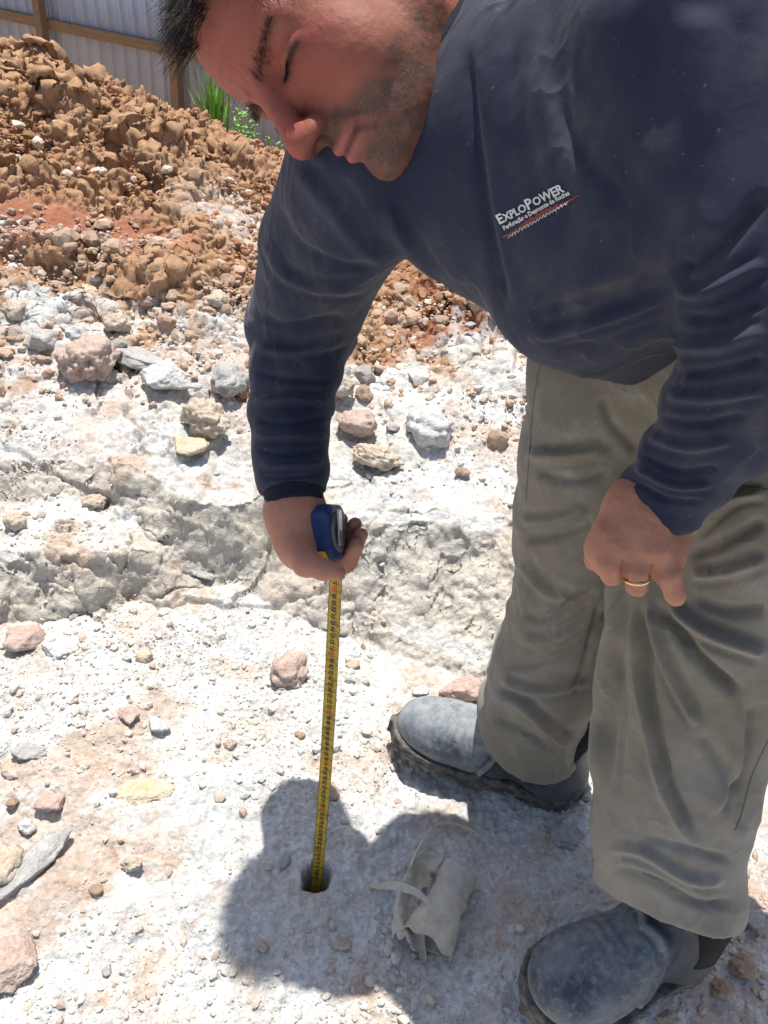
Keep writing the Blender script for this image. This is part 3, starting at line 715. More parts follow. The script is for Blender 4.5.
def f_shirt(P):
    d = f_torso(P)
    d = smin(d, sd_cone(P, J(410, 150, .80, 80)[0], J(500, 110, .81, 90)[0], .078, .10), .05)
    d = smin(d, sd_cone(P, U(690, 30, .68), U(545, 62, .81), .10, .085), .05)
    # sag of the loose front over the trousers
    d = smin(d, sd_cone(P, U(560, 308, .76), U(700, 322, .74), .036, .040), .05)
    d = smax(d, (P - HEM_S) @ HEM_AX, .004)
    d = smin(d, sd_chain(P, ARM_R, .01), .014)
    d = smin(d, sd_chain(P, ARM_L, .01), .010)
    # cuffs
    a = U(660, 500, .755) - U(690, 462, .73); a /= np.linalg.norm(a); a2 = a + .25 * (cr); a2 /= np.linalg.norm(a2)
    d = np.maximum(d, np.where(np.linalg.norm(P - U(655, 510, .757), axis=1) < .08, (P - U(657, 508, .757)) @ a2, -1))
    b = ARM_R[-1][0] - ARM_R[-3][0]; b /= np.linalg.norm(b)
    d = np.maximum(d, np.where(np.linalg.norm(P - ARM_R[-1][0], axis=1) < .08, (P - U(293, 493, .95)) @ b, -1))
    # neck opening
    q = (P - NECK_C) @ NECK_A
    rad = np.linalg.norm(P - NECK_C - q[:, None] * NECK_A, axis=1)
    d = smax(d, -np.maximum(rad - .072, np.abs(q) - .11), .006)
    return d
HEM_S = U(600, 364, .76); HEM_AX = c2w(np.array([.10, -1., .12])); HEM_AX /= np.linalg.norm(HEM_AX)
NECK_C = U(472, 62, .785); NECK_A = MH[:, 2] * .75 + np.array(St) * .25 + MH[:, 1] * .35; NECK_A /= np.linalg.norm(NECK_A)

LEG_F = [J(672, 290, .95, 105), J(630, 370, .97, 97), J(610, 450, 1.02, 84), J(592, 530, 1.10, 73), J(576, 605, 1.16, 61), J(552, 665, 1.22, 58), J(532, 712, 1.285, 49), J(532, 750, 1.325, 45)]
LEG_N = [J(850, 380, .84, 160), J(785, 500, .90, 148), J(724, 600, .93, 108), J(697, 680, .97, 87), J(680, 760, 1.0, 77), J(671, 830, 1.02, 70), J(671, 880, 1.04, 66), J(670, 905, 1.055, 63)]
PELV = [(U(720, 320, .88), .12), (U(800, 340, .80), .14)]
HEM_F = (U(524, 742, 1.32), None); 
def f_trousers(P):
    d = sd_chain(P, LEG_F, .02); e = sd_chain(P, LEG_N, .02)
    up = smin(sd_chain(P, PELV), d, .05)
    d = smin(up, e, .012)
    # hems
    def hem(d, c, ax, rr):
        ax = ax / np.linalg.norm(ax); return np.maximum(d, np.where(np.linalg.norm(P - c, axis=1) < rr, (P - c) @ ax, -1))
    d = hem(d, U(528, 746, 1.31), U(567, 777, 1.32) * 0 + np.array([-.08, .12, -1.]), .14)
    d = hem(d, U(662, 905, 1.02), c2w(np.array([-.30, -1., .05])), .17)
    return d

EZ = .0
def f_head(P):
    q = to_head(P); x = np.abs(q[:, 0]); qa = np.stack([x, q[:, 1], q[:, 2]], 1); E = sd_ell
    d = E(q, (0, -.012, .038), (.078, .098, .086))
    d = smin(d, E(q, (0, .030, -.025), (.062, .060, .080)), .03)
    d = smin(d, E(q, (0, .047, .045), (.060, .046, .055)), .02)
    d = smin(d, sd_cone(qa, (.054, -.008, -.058), (.020, .060, -.098), .022, .019), .03)      # jaw
    d = smin(d, sd_ell(qa, (.042, .046, -.042), (.030, .030, .036)), .02)                     # cheeks
    d = smin(d, E(q, (0, .035, -.088), (.046, .050, .030)), .02)                              # fullness under the jaw
    d = smin(d, sd_cone(qa, (.011, .087, .013), (.047, .068, .016), .0095, .010), .012)       # brow ridge
    qe = qa + np.array([0, 0, EZ])
    d = smax(d, -sd_ell(qe, (.030, .106, -.001), (.021, .027, .0135)), .009)                   # eye socket
    d = smin(d, sd_ell(qe, (.031, .0665, -.001), (.0165, .0165, .0145)), .004)                # lidded eyeball
    lid = sd_ell(qe, (.031, .0665, -.0035), (.0190, .0190, .0140))
    d = smin(d, np.maximum(lid, -(qe[:, 2] + .0065)), .002)                                   # lowered upper lid
    d = smin(d, sd_cone(qe, (.016, .078, -.019), (.044, .062, -.016), .006, .006), .012)      # bag under the eye
    d = smin(d, sd_cone(q, (0, .088, .014), (0, .113, -.039), .0085, .0105), .014)            # nose
    d = smin(d, E(q, (0, .1145, -.0435), (.0115, .0105, .0105)), .008)
    d = smin(d, sd_ell(qa, (.0115, .102, -.046), (.0080, .0120, .0080)), .010)
    d = smax(d, -sd_ell(qa, (.0068, .105, -.0550), (.0035, .006, .005)), .003)
    d = smin(d, sd_ell(q, (0, .078, -.066), (.030, .020, .018)), .012)                        # muzzle
    d = smin(d, sd_cone(qa, (.0, .0985, -.0685), (.022, .0865, -.0735), .0052, .0035), .005)
    d = smin(d, sd_cone(qa, (.0, .0955, -.0810), (.020, .0855, -.0780), .0068, .0035), .006)
    d = smax(d, -sd_cone(qa, (.0, .1035, -.0745), (.026, .0865, -.0760), .0016, .0018), .003)
    d = smax(d, -sd_cone(qa, (.027, .0875, -.0765), (.029, .083, -.084), .0025, .002), .006)
    d = smax(d, -sd_cone(qa, (.0, .1005, -.0925), (.014, .095, -.0915), .004, .003), .010)    # crease under the lip
    d = smax(d, -sd_cone(qa, (.0195, .0965, -.041), (.033, .082, -.071), .0016, .0016), .006) # fold beside the nose
    d = smin(d, E(q, (0, .076, -.103), (.023, .021, .019)), .012)                             # chin
    d = smax(d, -sd_cone(q, (-.03, .096, .044), (.035, .093, .047), .0012, .0012), .004)      # forehead line
    d = smax(d, -sd_cone(q, (-.03, .095, .057), (.030, .094, .060), .0004, .0004), .004)
    for xx, zz in ((.0045, .030), (-.004, .026)): d = smax(d, -sd_cone(q, (xx, .099, zz - .012), (xx * 1.3, .098, zz + .006), .0010, .0006), .005)
    # ears
    e = sd_ell(qa, (.079, -.012, -.004), (.0075, .019, .032)); e = smax(e, -sd_ell(qa, (.088, -.010, .002), (.007, .010, .018)), .004)
    d = smin(d, e, .006)
    # neck
    a = from_head([(0, -.022, -.055)])[0]
    nk = sd_cone(P, a, U(475, 72, .81), .060, .068)
    d = smin(d, nk, .028)
    d = smin(d, sd_cone(P, from_head([(0, .022, -.085)])[0], U(452, 108, .79), .040, .050), .03)
    # forehead slopes, skin unevenness
    return d
def chains_min(P, chs, kk=.004, kin=.004):
    d = None
    for c in chs:
        e = sd_chain(P, c, kin); d = e if d is None else smin(d, e, kk)
    return d
HR_palm = [[J(293, 488, .952, 27), J(293, 512, .948, 27)], [J(293, 512, .948, 27), J(298, 540, .945, 25)], [J(302, 510, .955, 24), J(312, 542, .955, 22)], [J(290, 515, .94, 20), J(300, 552, .93, 19)]]
HR_f = [[J(298, 548, .925, 18), J(306, 563, .905, 14), J(324, 570, .893, 10.5), J(337, 573, .888, 8.5)],
        [J(308, 550, .965, 14), J(328, 568, .972, 10), J(347, 563, .962, 9), J(357, 545, .945, 7.5)],
        [J(308, 540, .970, 14), J(334, 560, .980, 10), J(352, 549, .970, 8.5), J(361, 535, .955, 7)],
        [J(308, 530, .975, 14), J(334, 546, .985, 10), J(348, 535, .978, 8), J(355, 524, .965, 7)],
        [J(308, 522, .980, 13), J(332, 532, .985, 8.5), J(341, 520, .978, 7)]]
HL_palm = [[J(666, 488, .757, 27), J(640, 522, .756, 34)], [J(640, 505, .752, 30), J(614, 545, .752, 24)], [J(640, 512, .755, 34), J(636, 552, .748, 26)], [J(668, 505, .762, 32), J(660, 552, .752, 23)], [J(614, 545, .752, 24), J(660, 552, .752, 23)]]
HL_f = [[J(612, 540, .748, 22), J(600, 550, .752, 14.5), J(604, 566, .77, 11)],
        [J(622, 546, .744, 18), J(611, 564, .738, 13), J(612, 574, .744, 12)],
        [J(641, 550, .742, 18), J(637, 572, .734, 12.5), J(637, 585, .742, 12)],
        [J(660, 550, .744, 18), J(668, 574, .738, 12.5), J(675, 594, .744, 10), J(676, 598, .75, 9)],
        [J(630, 540, .775, 20), J(600, 548, .79, 13), J(595, 560, .80, 11)]]
def f_handR(P): return smin(chains_min(P, HR_palm, .012), chains_min(P, HR_f, .0006), .004)
def f_handL(P):
    d = smin(chains_min(P, HL_palm, .012), chains_min(P, HL_f, .0006), .005)
    for a, b in (((623, 556, .728), (624, 580, .732)), ((650, 560, .727), (651, 590, .735))): d = smax(d, -sd_cone(P, U(*a), U(*b), .0012, .0026), .004)
    for a, b in (((606, 562, .722), (620, 560, .722)), ((630, 566, .719), (644, 566, .719)), ((662, 572, .721), (674, 570, .721))): d = smax(d, -sd_cone(P, U(*a), U(*b), .0009, .0009), .003)
    for a, b in (((645, 515, .72), (622, 548, .724)), ((655, 515, .72), (648, 550, .72)), ((665, 520, .722), (664, 552, .722))): d = smin(d, sd_cone(P, U(*a) + cf * .006, U(*b) + cf * .004, .004, .0045), .012)
    return d
# joints hidden under the clothes, so that the body is one figure
def f_limbs(P):
    g = .012
    d = f_torso(P, -g * 1.6); d = smax(d, (P - HEM_S) @ HEM_AX + .02, .004)
    for ch, s in ((ARM_R[:-1], g), (ARM_L[:-2], g), (LEG_F[:-1], .022), (LEG_N[:-2], .024)):
        d = smin(d, sd_chain(P, [(p, max(r - s, .02) * .86) for p, r in ch], .01), .03)
    d = smin(d, sd_cone(P, ARM_R[-2][0], WRIST_R, .026, .022), .01); d = smin(d, sd_cone(P, ARM_L[-3][0], WRIST_L, .030, .026), .01)
    d = smin(d, sd_cone(P, U(444, 66, .79), U(560, 100, .82), .05, .08), .03)
    return d

def head_attrs(V):
    q = to_head(V); x, y, z = q.T; ax = np.abs(x)
    def g(c, r): return np.exp(-(((ax - c[0]) / r[0]) ** 2 + ((y - c[1]) / r[1]) ** 2 + ((z - c[2]) / r[2]) ** 2))
    near = (np.abs(q).max(1) < .17)
    red = .95 * g((0, .115, -.035), (.018, .02, .028)) + .75 * g((.035, .06, -.03), (.035, .035, .03)) + .75 * g((0, .09, .03), (.06, .04, .05)) + .8 * g((.08, -.01, 0), (.02, .03, .04))
    lips = g((0, .095, -.0695), (.022, .02, .0042)) + g((0, .092, -.081), (.020, .02, .0055))
    n = fbm3(q * 90, 2, 3)
    st = sst(-.050, -.064, z - .22 * (ax - .02) * (ax > .02) * -1) * sst(-.035, .0, y) * sst(.085, .07, ax)
    st = np.maximum(st * sst(-.155, -.118, z), sst(.030, .022, ax) * sst(.07, .085, y) * sst(-.048, -.056, z))
    side = sst(.055, .068, ax) * sst(.05, .02, y) * sst(-.03, .01, y) * sst(-.07, -.01, z) * .9
    st = np.clip(np.maximum(st, side) * (.75 + .5 * n), 0, 1) * (1 - np.clip(lips * 1.4, 0, 1))
    st = np.maximum(st, .9 * np.exp(-(((ax - .020) / .012) ** 2 + ((y - .083) / .02) ** 2 + ((z + .098) / .012) ** 2)))
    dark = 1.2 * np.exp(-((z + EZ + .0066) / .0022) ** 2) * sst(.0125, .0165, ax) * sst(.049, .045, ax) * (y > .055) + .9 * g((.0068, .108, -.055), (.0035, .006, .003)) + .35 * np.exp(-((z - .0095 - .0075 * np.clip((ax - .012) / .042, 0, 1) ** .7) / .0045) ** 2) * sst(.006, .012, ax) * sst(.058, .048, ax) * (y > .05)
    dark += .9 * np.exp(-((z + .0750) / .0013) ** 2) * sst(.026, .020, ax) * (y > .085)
    st = st * near; red = red * near; lips = lips * near; dark = dark * near
    return {'stubble': st, 'ruddy': np.clip(red, 0, 1), 'lips': np.clip(lips, 0, 1), 'slit_and_hair_shade': np.clip(np.maximum(dark, near * .75 * sst(.0, .012, z - np.where(y > .03, .076 + 1.5 * np.maximum(-x - .004, 0), .055)) * (ax < .084)), 0, 1)}  # scalp above the hairline darkened: hair roots plus hair shadow put into the colour
def mat_skin():
    m = NT('skin'); n = m.noise(28, 5, .6); n2 = m.noise(260, 3, .6); n3 = m.noise(900, 2, .6)
    c = m.mix(m.ramp(n, [(.3, 0), (.7, 1)]), (.225, .074, .045), (.275, .100, .062))
    c = m.mix(m.math('MULTIPLY', m.attr('ruddy'), .75), c, (.30, .048, .036))
    c = m.mix(m.math('MULTIPLY', m.ramp(m.noise(75, 5, .7), [(.42, 0), (.66, 1)]), .3), c, (.30, .10, .07)); c = m.mix(m.math('MULTIPLY', m.ramp(n2, [(.45, 0), (.7, 1)]), .15), c, (.31, .14, .10))
    c = m.mix(m.math('MULTIPLY', m.attr('lips'), .7), c, (.40, .12, .11))
    c = m.mix(m.math('MULTIPLY', m.attr('stubble'), m.ramp(n3, [(.36, .4), (.56, 1.)])), c, (.070, .046, .034))
    c = m.mix(m.math('MULTIPLY', m.attr('slit_and_hair_shade'), .9), c, (.05, .022, .018))
    nb = m.bump(n2, .0007, .7, m.bump(n, .0015, .5)); nb = m.bump(m.vor(1500), .00022, .8, nb)
    c = m.mix(m.attr('hand'), c, m.mix(m.ramp(n, [(.3, 0), (.7, 1)]), (.37, .17, .105), (.44, .21, .14)))
    c = m.mix(m.math('MULTIPLY', m.math('MULTIPLY', m.attr('hand'), m.attr('ruddy')), .5), c, (.42, .13, .085))
    mm = m.fin(c, .60, nb, Subsurface_Weight=.12, Subsurface_Scale=.006, Specular_IOR_Level=.35)
    m.b.inputs['Subsurface Radius'].default_value = (1, .35, .2); return mm
def mat_cloth(name, c1, c2, dustc, dust, scale=1., dirt=None):
    m = NT(name); n = m.noise(6, 5, .6); n2 = m.noise(32, 6, .7); n3 = m.noise(240, 3, .6)
    c = m.mix(m.ramp(n, [(.3, 0), (.7, 1)]), c1, c2)
    c = m.mix(m.math('MULTIPLY', m.ramp(n2, [(.45, 0), (.72, 1)]), m.math('MULTIPLY', m.ramp(m.noise(9, 4), [(.4, .15), (.62, 1)]), dust)), c, dustc)
    sp = m.math('MULTIPLY', m.ramp(m.noise(170, 2), [(.70, 0), (.75, 1)]), .35); c = m.mix(sp, c, dustc)
    if dirt:
        c = m.mix(m.math('MULTIPLY', m.ramp(m.noise(5, 6, .65, vec=m.n('ShaderNodeMapping', inp={'Vector': m.coord(), 'Location': (2, 5, 3)}).outputs[0]), [(.50, 0), (.68, 1)]), .6), c, dirt)
        c = m.mix(m.math('MULTIPLY', m.ramp(m.noise(60, 3), [(.68, 0), (.74, 1)]), .5), c, (.36, .20, .09))
    c = m.mix(m.math('MULTIPLY', m.attr('mark'), .8), c, dustc)
    wv = m.n('ShaderNodeMapping', inp={'Vector': m.coord(), 'Scale': (1, 1, .55), 'Rotation': (.3, .5, .2)}).outputs[0]
    rd = m.math('ABSOLUTE', m.math('SUBTRACT', m.noise(13, 3, .5, vec=wv), .5)); rd = m.ramp(rd, [(0, 1.), (.035, .45), (.12, 0)])
    rd = m.math('MULTIPLY', rd, m.ramp(m.noise(5, 2), [(.42, 0), (.6, 1)]))
    c = m.mix(m.math('MULTIPLY', rd, .16), c, dustc)
    nb = m.bump(rd, .0035, .7); nb = m.bump(m.noise(18, 4, .6), .004, .45, nb); nb = m.bump(n2, .0012, .35, nb); nb = m.bump(m.noise(1100, 2), .0002, .6, nb)
    return m.fin(c, .88, nb, Specular_IOR_Level=.18, Sheen_Weight=.12)

SHIRT_FOLDS = [  # pixels of the crease line, width px, height m, kind
    ([(466, 40), (474, 130), (490, 240), (508, 318)], 6, .009, 'v'),
    ([(543, -60), (556, 90), (596, 170), (645, 222)], 10, .007, 'v'),
        ([(500, -60), (512, 70), (530, 150), (548, 230)], 9, .004, 'v'),
    ([(512, 325), (560, 305), (620, 290), (665, 268)], 9, .006, 'v'),
    ([(525, 338), (580, 326), (640, 306), (672, 290)], 7, .006, 'r'),
    ([(550, 352), (610, 342), (670, 318)], 7, .005, 'v'),
    ([(385, 200), (400, 235), (440, 290)], 8, .004, 'r'),
    ([(300, 160), (330, 200), (372, 250), (392, 262)], 8, .006, 's'),
    ([(340, 175), (365, 215), (392, 255)], 6, .005, 'v'),
    ([(275, 200), (295, 240), (340, 265), (385, 268)], 6, .004, 'v'),
    ([(262, 235), (285, 275), (330, 290), (372, 285)], 6, .0035, 'r'),
    ([(255, 310), (280, 326), (320, 322), (352, 318)], 6, .006, 'v'),
    ([(252, 345), (285, 352), (330, 345), (348, 335)], 5, .0035, 'r'),
    ([(252, 372), (285, 378), (335, 382)], 4, .003, 'v'),
    ([(252, 402), (290, 398), (333, 402)], 5, .0035, 'r'),
    ([(253, 420), (290, 424), (330, 416)], 4, .0045, 'v'),
    ([(254, 437), (290, 436), (330, 436)], 4, .004, 'r'),
    ([(256, 450), (290, 455), (328, 448)], 3.5, .004, 'v'),
    ([(257, 464), (290, 465), (327, 462)], 4, .0035, 'r'),
    ([(259, 477), (292, 478), (326, 472)], 3, .003, 'v'),
    ([(700, 0), (690, 110), (660, 210)], 22, .010, 'r'),
    ([(668, 272), (700, 262), (740, 228), (768, 190)], 9, .008, 'v'),
    ([(672, 292), (710, 290), (768, 262)], 7, .006, 'r'),
    ([(678, 318), (720, 318), (768, 300)], 7, .006, 'v'),
    ([(668, 345), (715, 346), (768, 330)], 7, .006, 'r'),
    ([(672, 372), (710, 372), (768, 358)], 6, .006, 'v'),
    ([(664, 396), (710, 398), (768, 388)], 6, .005, 'r'),
    ([(655, 418), (700, 424), (750, 415)], 5, .005, 'v'),
    ([(646, 436), (690, 448), (735, 440)], 5, .004, 'r'),
    ([(638, 454), (680, 472), (722, 468)], 4.5, .005, 'v'),
    ([(632, 466), (675, 486), (714, 484)], 4, .004, 'r'),
    ([(627, 478), (668, 500), (704, 502)], 3.5, .004, 'v'),
        ([(600, -40), (618, 80), (655, 180)], 22, .004, 'r'),
]
TR_FOLDS = [
    ([(626, 588), (608, 680), (600, 790)], 9, .008, 's'),
    ([(638, 600), (645, 690), (668, 790), (700, 850)], 8, .008, 's'),
    ([(655, 602), (690, 650), (745, 700)], 9, .010, 'v'),
    ([(668, 604), (705, 632), (768, 655)], 9, .008, 'r'),
    ([(648, 600), (664, 660), (700, 730)], 7, .006, 'r'),
    ([(688, 560), (720, 545), (768, 520)], 9, .007, 'v'),
    ([(690, 575), (725, 572), (768, 558)], 8, .006, 'r'),
    ([(690, 600), (730, 612), (768, 610)], 9, .007, 'v'),
    ([(690, 535), (730, 500), (768, 492)], 7, .006, 'r'),
    ([(613, 640), (622, 700), (618, 800)], 9, .005, 'v'),
    ([(606, 868), (650, 880), (700, 905), (738, 900)], 7, .007, 'v'),
    ([(604, 850), (640, 852), (690, 880), (728, 880)], 7, .006, 'r'),
    ([(640, 838), (690, 850), (735, 862)], 7, .006, 'v'),
    ([(745, 700), (740, 770), (715, 820)], 9, .007, 's'),
    ([(700, 730), (735, 790), (745, 840)], 12, .006, 'v'),
    ([(600, 395), (612, 425), (640, 455)], 8, .005, 'v'),
    ([(530, 470), (570, 480), (612, 470)], 9, .005, 'v'),
    ([(525, 455), (570, 455), (610, 448)], 9, .006, 'r'),
    ([(520, 540), (560, 535), (598, 522)], 8, .007, 'v'),
    ([(519, 522), (560, 518), (590, 505)], 7, .005, 'r'),
    ([(519, 560), (545, 590), (575, 600)], 8, .006, 'r'),
    ([(517, 610), (545, 618), (600, 590)], 8, .006, 'v'),
    ([(516, 640), (555, 640), (605, 612)], 8, .005, 'r'),
    ([(500, 668), (545, 662), (600, 640)], 8, .006, 'v'),
    ([(490, 690), (520, 700), (560, 735), (575, 745)], 7, .009, 's'),
    ([(498, 680), (540, 692), (590, 680)], 7, .007, 'r'),
    ([(492, 720), (520, 730), (555, 752)], 6, .006, 'v'),
    ([(600, 600), (585, 660), (572, 700)], 5, .004, 'v'),
]
def py0(pts): return sum(q[1] for q in pts) / len(pts)
def limb_rings(V, N, chain, t0, t1, freq, amp, seed):
    """soft rings of cloth bunched along a sleeve or leg"""
    C_ = np.array([p for p, r in chain]); seg = np.linalg.norm(np.diff(C_, axis=0), axis=1); cum = np.concatenate([[0], np.cumsum(seg)])
    best = np.full(len(V), 9.); par = np.zeros(len(V)); rad = np.zeros(len(V))
    for i in range(len(C_) - 1):
        b = C_[i + 1] - C_[i]; t = np.clip(((V - C_[i]) @ b) / (b @ b), 0, 1); q = V - C_[i] - t[:, None] * b; d = np.linalg.norm(q, axis=1)
        m = d < best; best = np.where(m, d, best); par = np.where(m, cum[i] + t * seg[i], par)
        rad = np.where(m, chain[i][1] + t * (chain[i + 1][1] - chain[i][1]), rad)
    m = (best < rad + .02); env = sst(t0, t0 + .04, par) * sst(t1, t1 - .02, par) * m
    n = noise3(V * np.array([6, 6, 6]) + seed, seed) * 1.1 + noise3(V * 17 + seed, seed + 1) * .35
    w_ = np.sin(par * freq * 2 * math.pi + n * 3.2); w_ = np.sign(w_) * np.abs(w_) ** .8
    k = .5 + .9 * np.clip(noise3(V * 9 + seed * 2, seed + 2) + .3, 0, 1)
    return V + N * (amp * env * w_ * k)[:, None]
def cloth_noise(V, N, amp, seed, sc=7.):
    a = 1 - np.abs(fbm3(V * np.array([sc, sc, sc * .6]) + seed, 2, seed)) * 2; return V + N * (amp * a)[:, None]

def drape(V, N, amp, seed):
    W = V + .05 * np.stack([noise3(V * 5, seed + i) for i in range(3)], 1)
    a = 1 - np.abs(noise3(W * np.array([13, 13, 6]), seed)) * 1.8; b = 1 - np.abs(noise3(W * np.array([24, 24, 12]) + 3, seed + 1)) * 1.8
    k = np.clip(noise3(V * 4, seed + 9) + .55, 0, 1)
    return V + N * (amp * k * (np.clip(a, 0, 1) ** 2.5 + .35 * np.clip(b, 0, 1) ** 2))[:, None]
def strands(name, roots, dirs, lens, drop, rad, mat, parent, seed, K=7, curl=.2, droop_dir=None):
    rg = np.random.default_rng(seed); n = len(roots); t = np.linspace(0, 1, K)
    dd = droop_dir if droop_dir is not None else np.array([0, 0, -1.]); P = np.zeros((n, K, 3)); P[:, 0] = roots
    sd_ = rg.normal(size=(n, 3)); D = dirs.copy()
    for k in range(1, K):
        D = D + dd * drop[:, None] / K + sd_ * curl / K; D /= np.linalg.norm(D, axis=1)[:, None]; P[:, k] = P[:, k - 1] + D * (lens / (K - 1))[:, None]
    T = np.gradient(P, axis=1); T /= np.linalg.norm(T, axis=2)[..., None]
    A = np.cross(T, np.array([.3, .5, .81])); A /= np.maximum(np.linalg.norm(A, axis=2), 1e-6)[..., None]; B = np.cross(T, A)
    rr = (rad * (1 - .85 * t ** 1.5))[None, :, None, None]; ang = np.arange(3) * 2.094
    ring = P[:, :, None] + rr * (np.cos(ang)[None, None, :, None] * A[:, :, None] + np.sin(ang)[None, None, :, None] * B[:, :, None])
    V = ring.reshape(-1, 3); base = (np.arange(n) * K * 3)[:, None, None] + (np.arange(K - 1) * 3)[None, :, None] + np.arange(3)[None, None]
    nx = (np.arange(n) * K * 3)[:, None, None] + (np.arange(K - 1) * 3)[None, :, None] + ((np.arange(3) + 1) % 3)[None, None]
    Q = np.stack([base, nx, nx + 3, base + 3], -1).reshape(-1, 4)
    o = mesh_np(name, V, Q, mat); adopt(o, parent); return o

def build_person():
    root = empty('person', (.33, .70, .0))
    tag(root, 'man bending over in navy long sleeve shirt and dusty olive work trousers, holding the tape', 'person')
    skin = mat_skin()
    parts = []
    for fn, lo, hi, h, kind in ((f_head, from_head([(0, 0, 0)])[0] - .20, from_head([(0, 0, 0)])[0] + .24, .0017, 'head'),
                                (f_handR, *bounds(*HR_palm, *HR_f, pad=.012), .0014, 'hand'), (f_handL, *bounds(*HL_palm, *HL_f, pad=.012), .0014, 'hand'),
                                (f_limbs, *bounds(ARM_R, ARM_L, LEG_F, LEG_N, pad=.03), .011, 'limb')):
        V, Q = surface_nets(fn, lo, hi, h); V = smooth_mesh(V, Q, 2 if kind != 'limb' else 1, .45)
        if kind == 'limb':    # keep only what the clothes cover
            pass
        if kind == 'hand':
            N = vnormals(V, Q)
            # knuckle creases and tendons
            V = V + N * (.0006 * fbm3(V * 120, 2, 5))[:, None]
        if kind == 'head':
            N = vnormals(V, Q); V = V + N * (.0005 * fbm3(V * 55, 3, 5) + .0002 * noise3(V * 420, 6))[:, None]
        parts.append((V, Q, kind))
    off = 0; Vs = []; Qs = []; A = {'stubble': [], 'ruddy': [], 'lips': [], 'slit_and_hair_shade': [], 'hand': []}
    for V, Q, kind in parts:
        Vs.append(V); Qs.append(Q + off); off += len(V)
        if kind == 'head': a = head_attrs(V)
        else:
            z = np.zeros(len(V)); a = {'stubble': z, 'ruddy': z, 'lips': z, 'slit_and_hair_shade': z}
            if kind == 'hand': a = dict(a); a['ruddy'] = np.clip(.25 + .5 * noise3(V * 30, 4), 0, 1) * .8
        a['hand'] = np.full(len(V), 1. if kind == 'hand' else 0.)
        for k in A: A[k].append(a[k])
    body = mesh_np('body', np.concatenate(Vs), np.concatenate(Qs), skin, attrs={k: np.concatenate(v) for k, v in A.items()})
    adopt(body, root)
    # --- shirt
    navy = mat_cloth('navy_cloth', (.016, .020, .041), (.024, .029, .054), (.17, .155, .14), .16)
    lo, hi = bounds(ARM_R, ARM_L, [(U(x, y, d), r * 1.4) for x, y, d, r in TORSO], pad=.03)
    def post(V, Q):
        N = vnormals(V, Q)
        V = limb_rings(V, N, ARM_R, .20, .52, 24, .0013, 3); V = limb_rings(V, N, ARM_L, .26, .60, 22, .0015, 9); V = cloth_noise(V, N, .0022, 4); V = drape(V, N, .0022, 31)
        N = vnormals(V, Q)
        for pts, w_, h_, k_ in SHIRT_FOLDS: V = fold(V, N, pts, w_ * (1.05 if py0(pts) < 230 else .85), h_ * (.75 if py0(pts) < 230 else 1.1), k_)
        return smooth_mesh(V, Q, 1, .4)
    def sh_attr(V, N):
        px, py, d = project(V); mk = np.exp(-((py - (296 - .30 * (px - 590))) / 10) ** 2) * sst(540, 580, px) * sst(680, 650, px) * .28 * np.clip(.5 + fbm3(V * 60, 2, 8), 0, 1)
        cf_ = sst(470, 500, py) * (px < 360) * .25
        return {'mark': np.clip(mk, 0, 1)}
    shirt = sdf_obj('shirt', f_shirt, lo, hi, .0042, navy, root, post, 1, sh_attr)
    # dark band of the undershirt cuff
    dk = NT('dark_knit'); dkm = dk.fin((.012, .014, .024), .9, dk.bump(dk.noise(300, 2), .0006, .8))
    b = ARM_R[-1][0] - ARM_R[-3][0]; b /= np.linalg.norm(b)
    c0 = U(293, 486, .952); c1 = U(295, 500, .948)
    def f_cuff(P): return np.maximum(sd_cone(P, c0, c1 + b * .02, .0335, .0325), np.abs((P - (c0 + c1) / 2) @ b + .1 * ((P - c0) @ cr) - .002) - .013)
    sdf_obj('cuff', f_cuff, c0 - .06, c0 + .07, .0022, dkm, root, None, 0)
    # collar rib
    def f_collar(P):
        q = (P - NECK_C) @ NECK_A; rad = np.linalg.norm(P - NECK_C - q[:, None] * NECK_A, axis=1)
        shell = np.abs(f_shirt_nohole(P) - .001) - .0022
        return smax(shell, np.maximum(np.maximum(rad - .086, .069 - rad), np.abs(q) - .09), .002)
    def f_shirt_nohole(P):
        d = f_torso(P); d = smin(d, sd_cone(P, J(410, 150, .80, 80)[0], J(500, 110, .81, 90)[0], .078, .10), .05)
        return smin(d, sd_cone(P, U(690, 30, .68), U(545, 62, .81), .10, .085), .05)
    sdf_obj('collar', f_collar, NECK_C - .14, NECK_C + .14, .0022, dkm, root, None, 0)
    # --- trousers
    olive = mat_cloth('work_trousers', (.165, .145, .108), (.215, .19, .145), (.36, .34, .31), .6, dirt=(.26, .245, .215))
    lo, hi = bounds(LEG_F, LEG_N, PELV, pad=.03)
    def postt(V, Q):
        N = vnormals(V, Q); V = limb_rings(V, N, LEG_F, .12, .9, 9, .0014, 5); V = limb_rings(V, N, LEG_N, .45, .95, 8, .0012, 6); V = cloth_noise(V, N, .003, 14, 5.); V = drape(V, N, .0065, 21)
        N = vnormals(V, Q)
        for pts, w_, h_, k_ in TR_FOLDS: V = fold(V, N, pts, w_ * .62, h_ * (1.6 if 'hand' and pts[0][1] > 530 and pts[0][0] > 620 and pts[0][1] < 620 else 1.25), k_)
        return smooth_mesh(V, Q, 1, .4)
    def tr_attr(V, N):
        return {'mark': .45 * np.clip(noise3(V * 11, 6) + .1, 0, 1) * sst(.62, .3, V[:, 2])}
    tr = sdf_obj('trousers', f_trousers, lo, hi, .0048, olive, root, postt, 1, tr_attr)
    bvh_t = bvh_of(tr); bvh_s = bvh_of(shirt)
    seam = NT('seam_thread'); seamm = seam.fin((.15, .132, .10), .9)
    surf_tube('side_seam', [(541, 362), (534, 400), (529, 460), (526, 500)], bvh_t, .0007, seamm, tr)
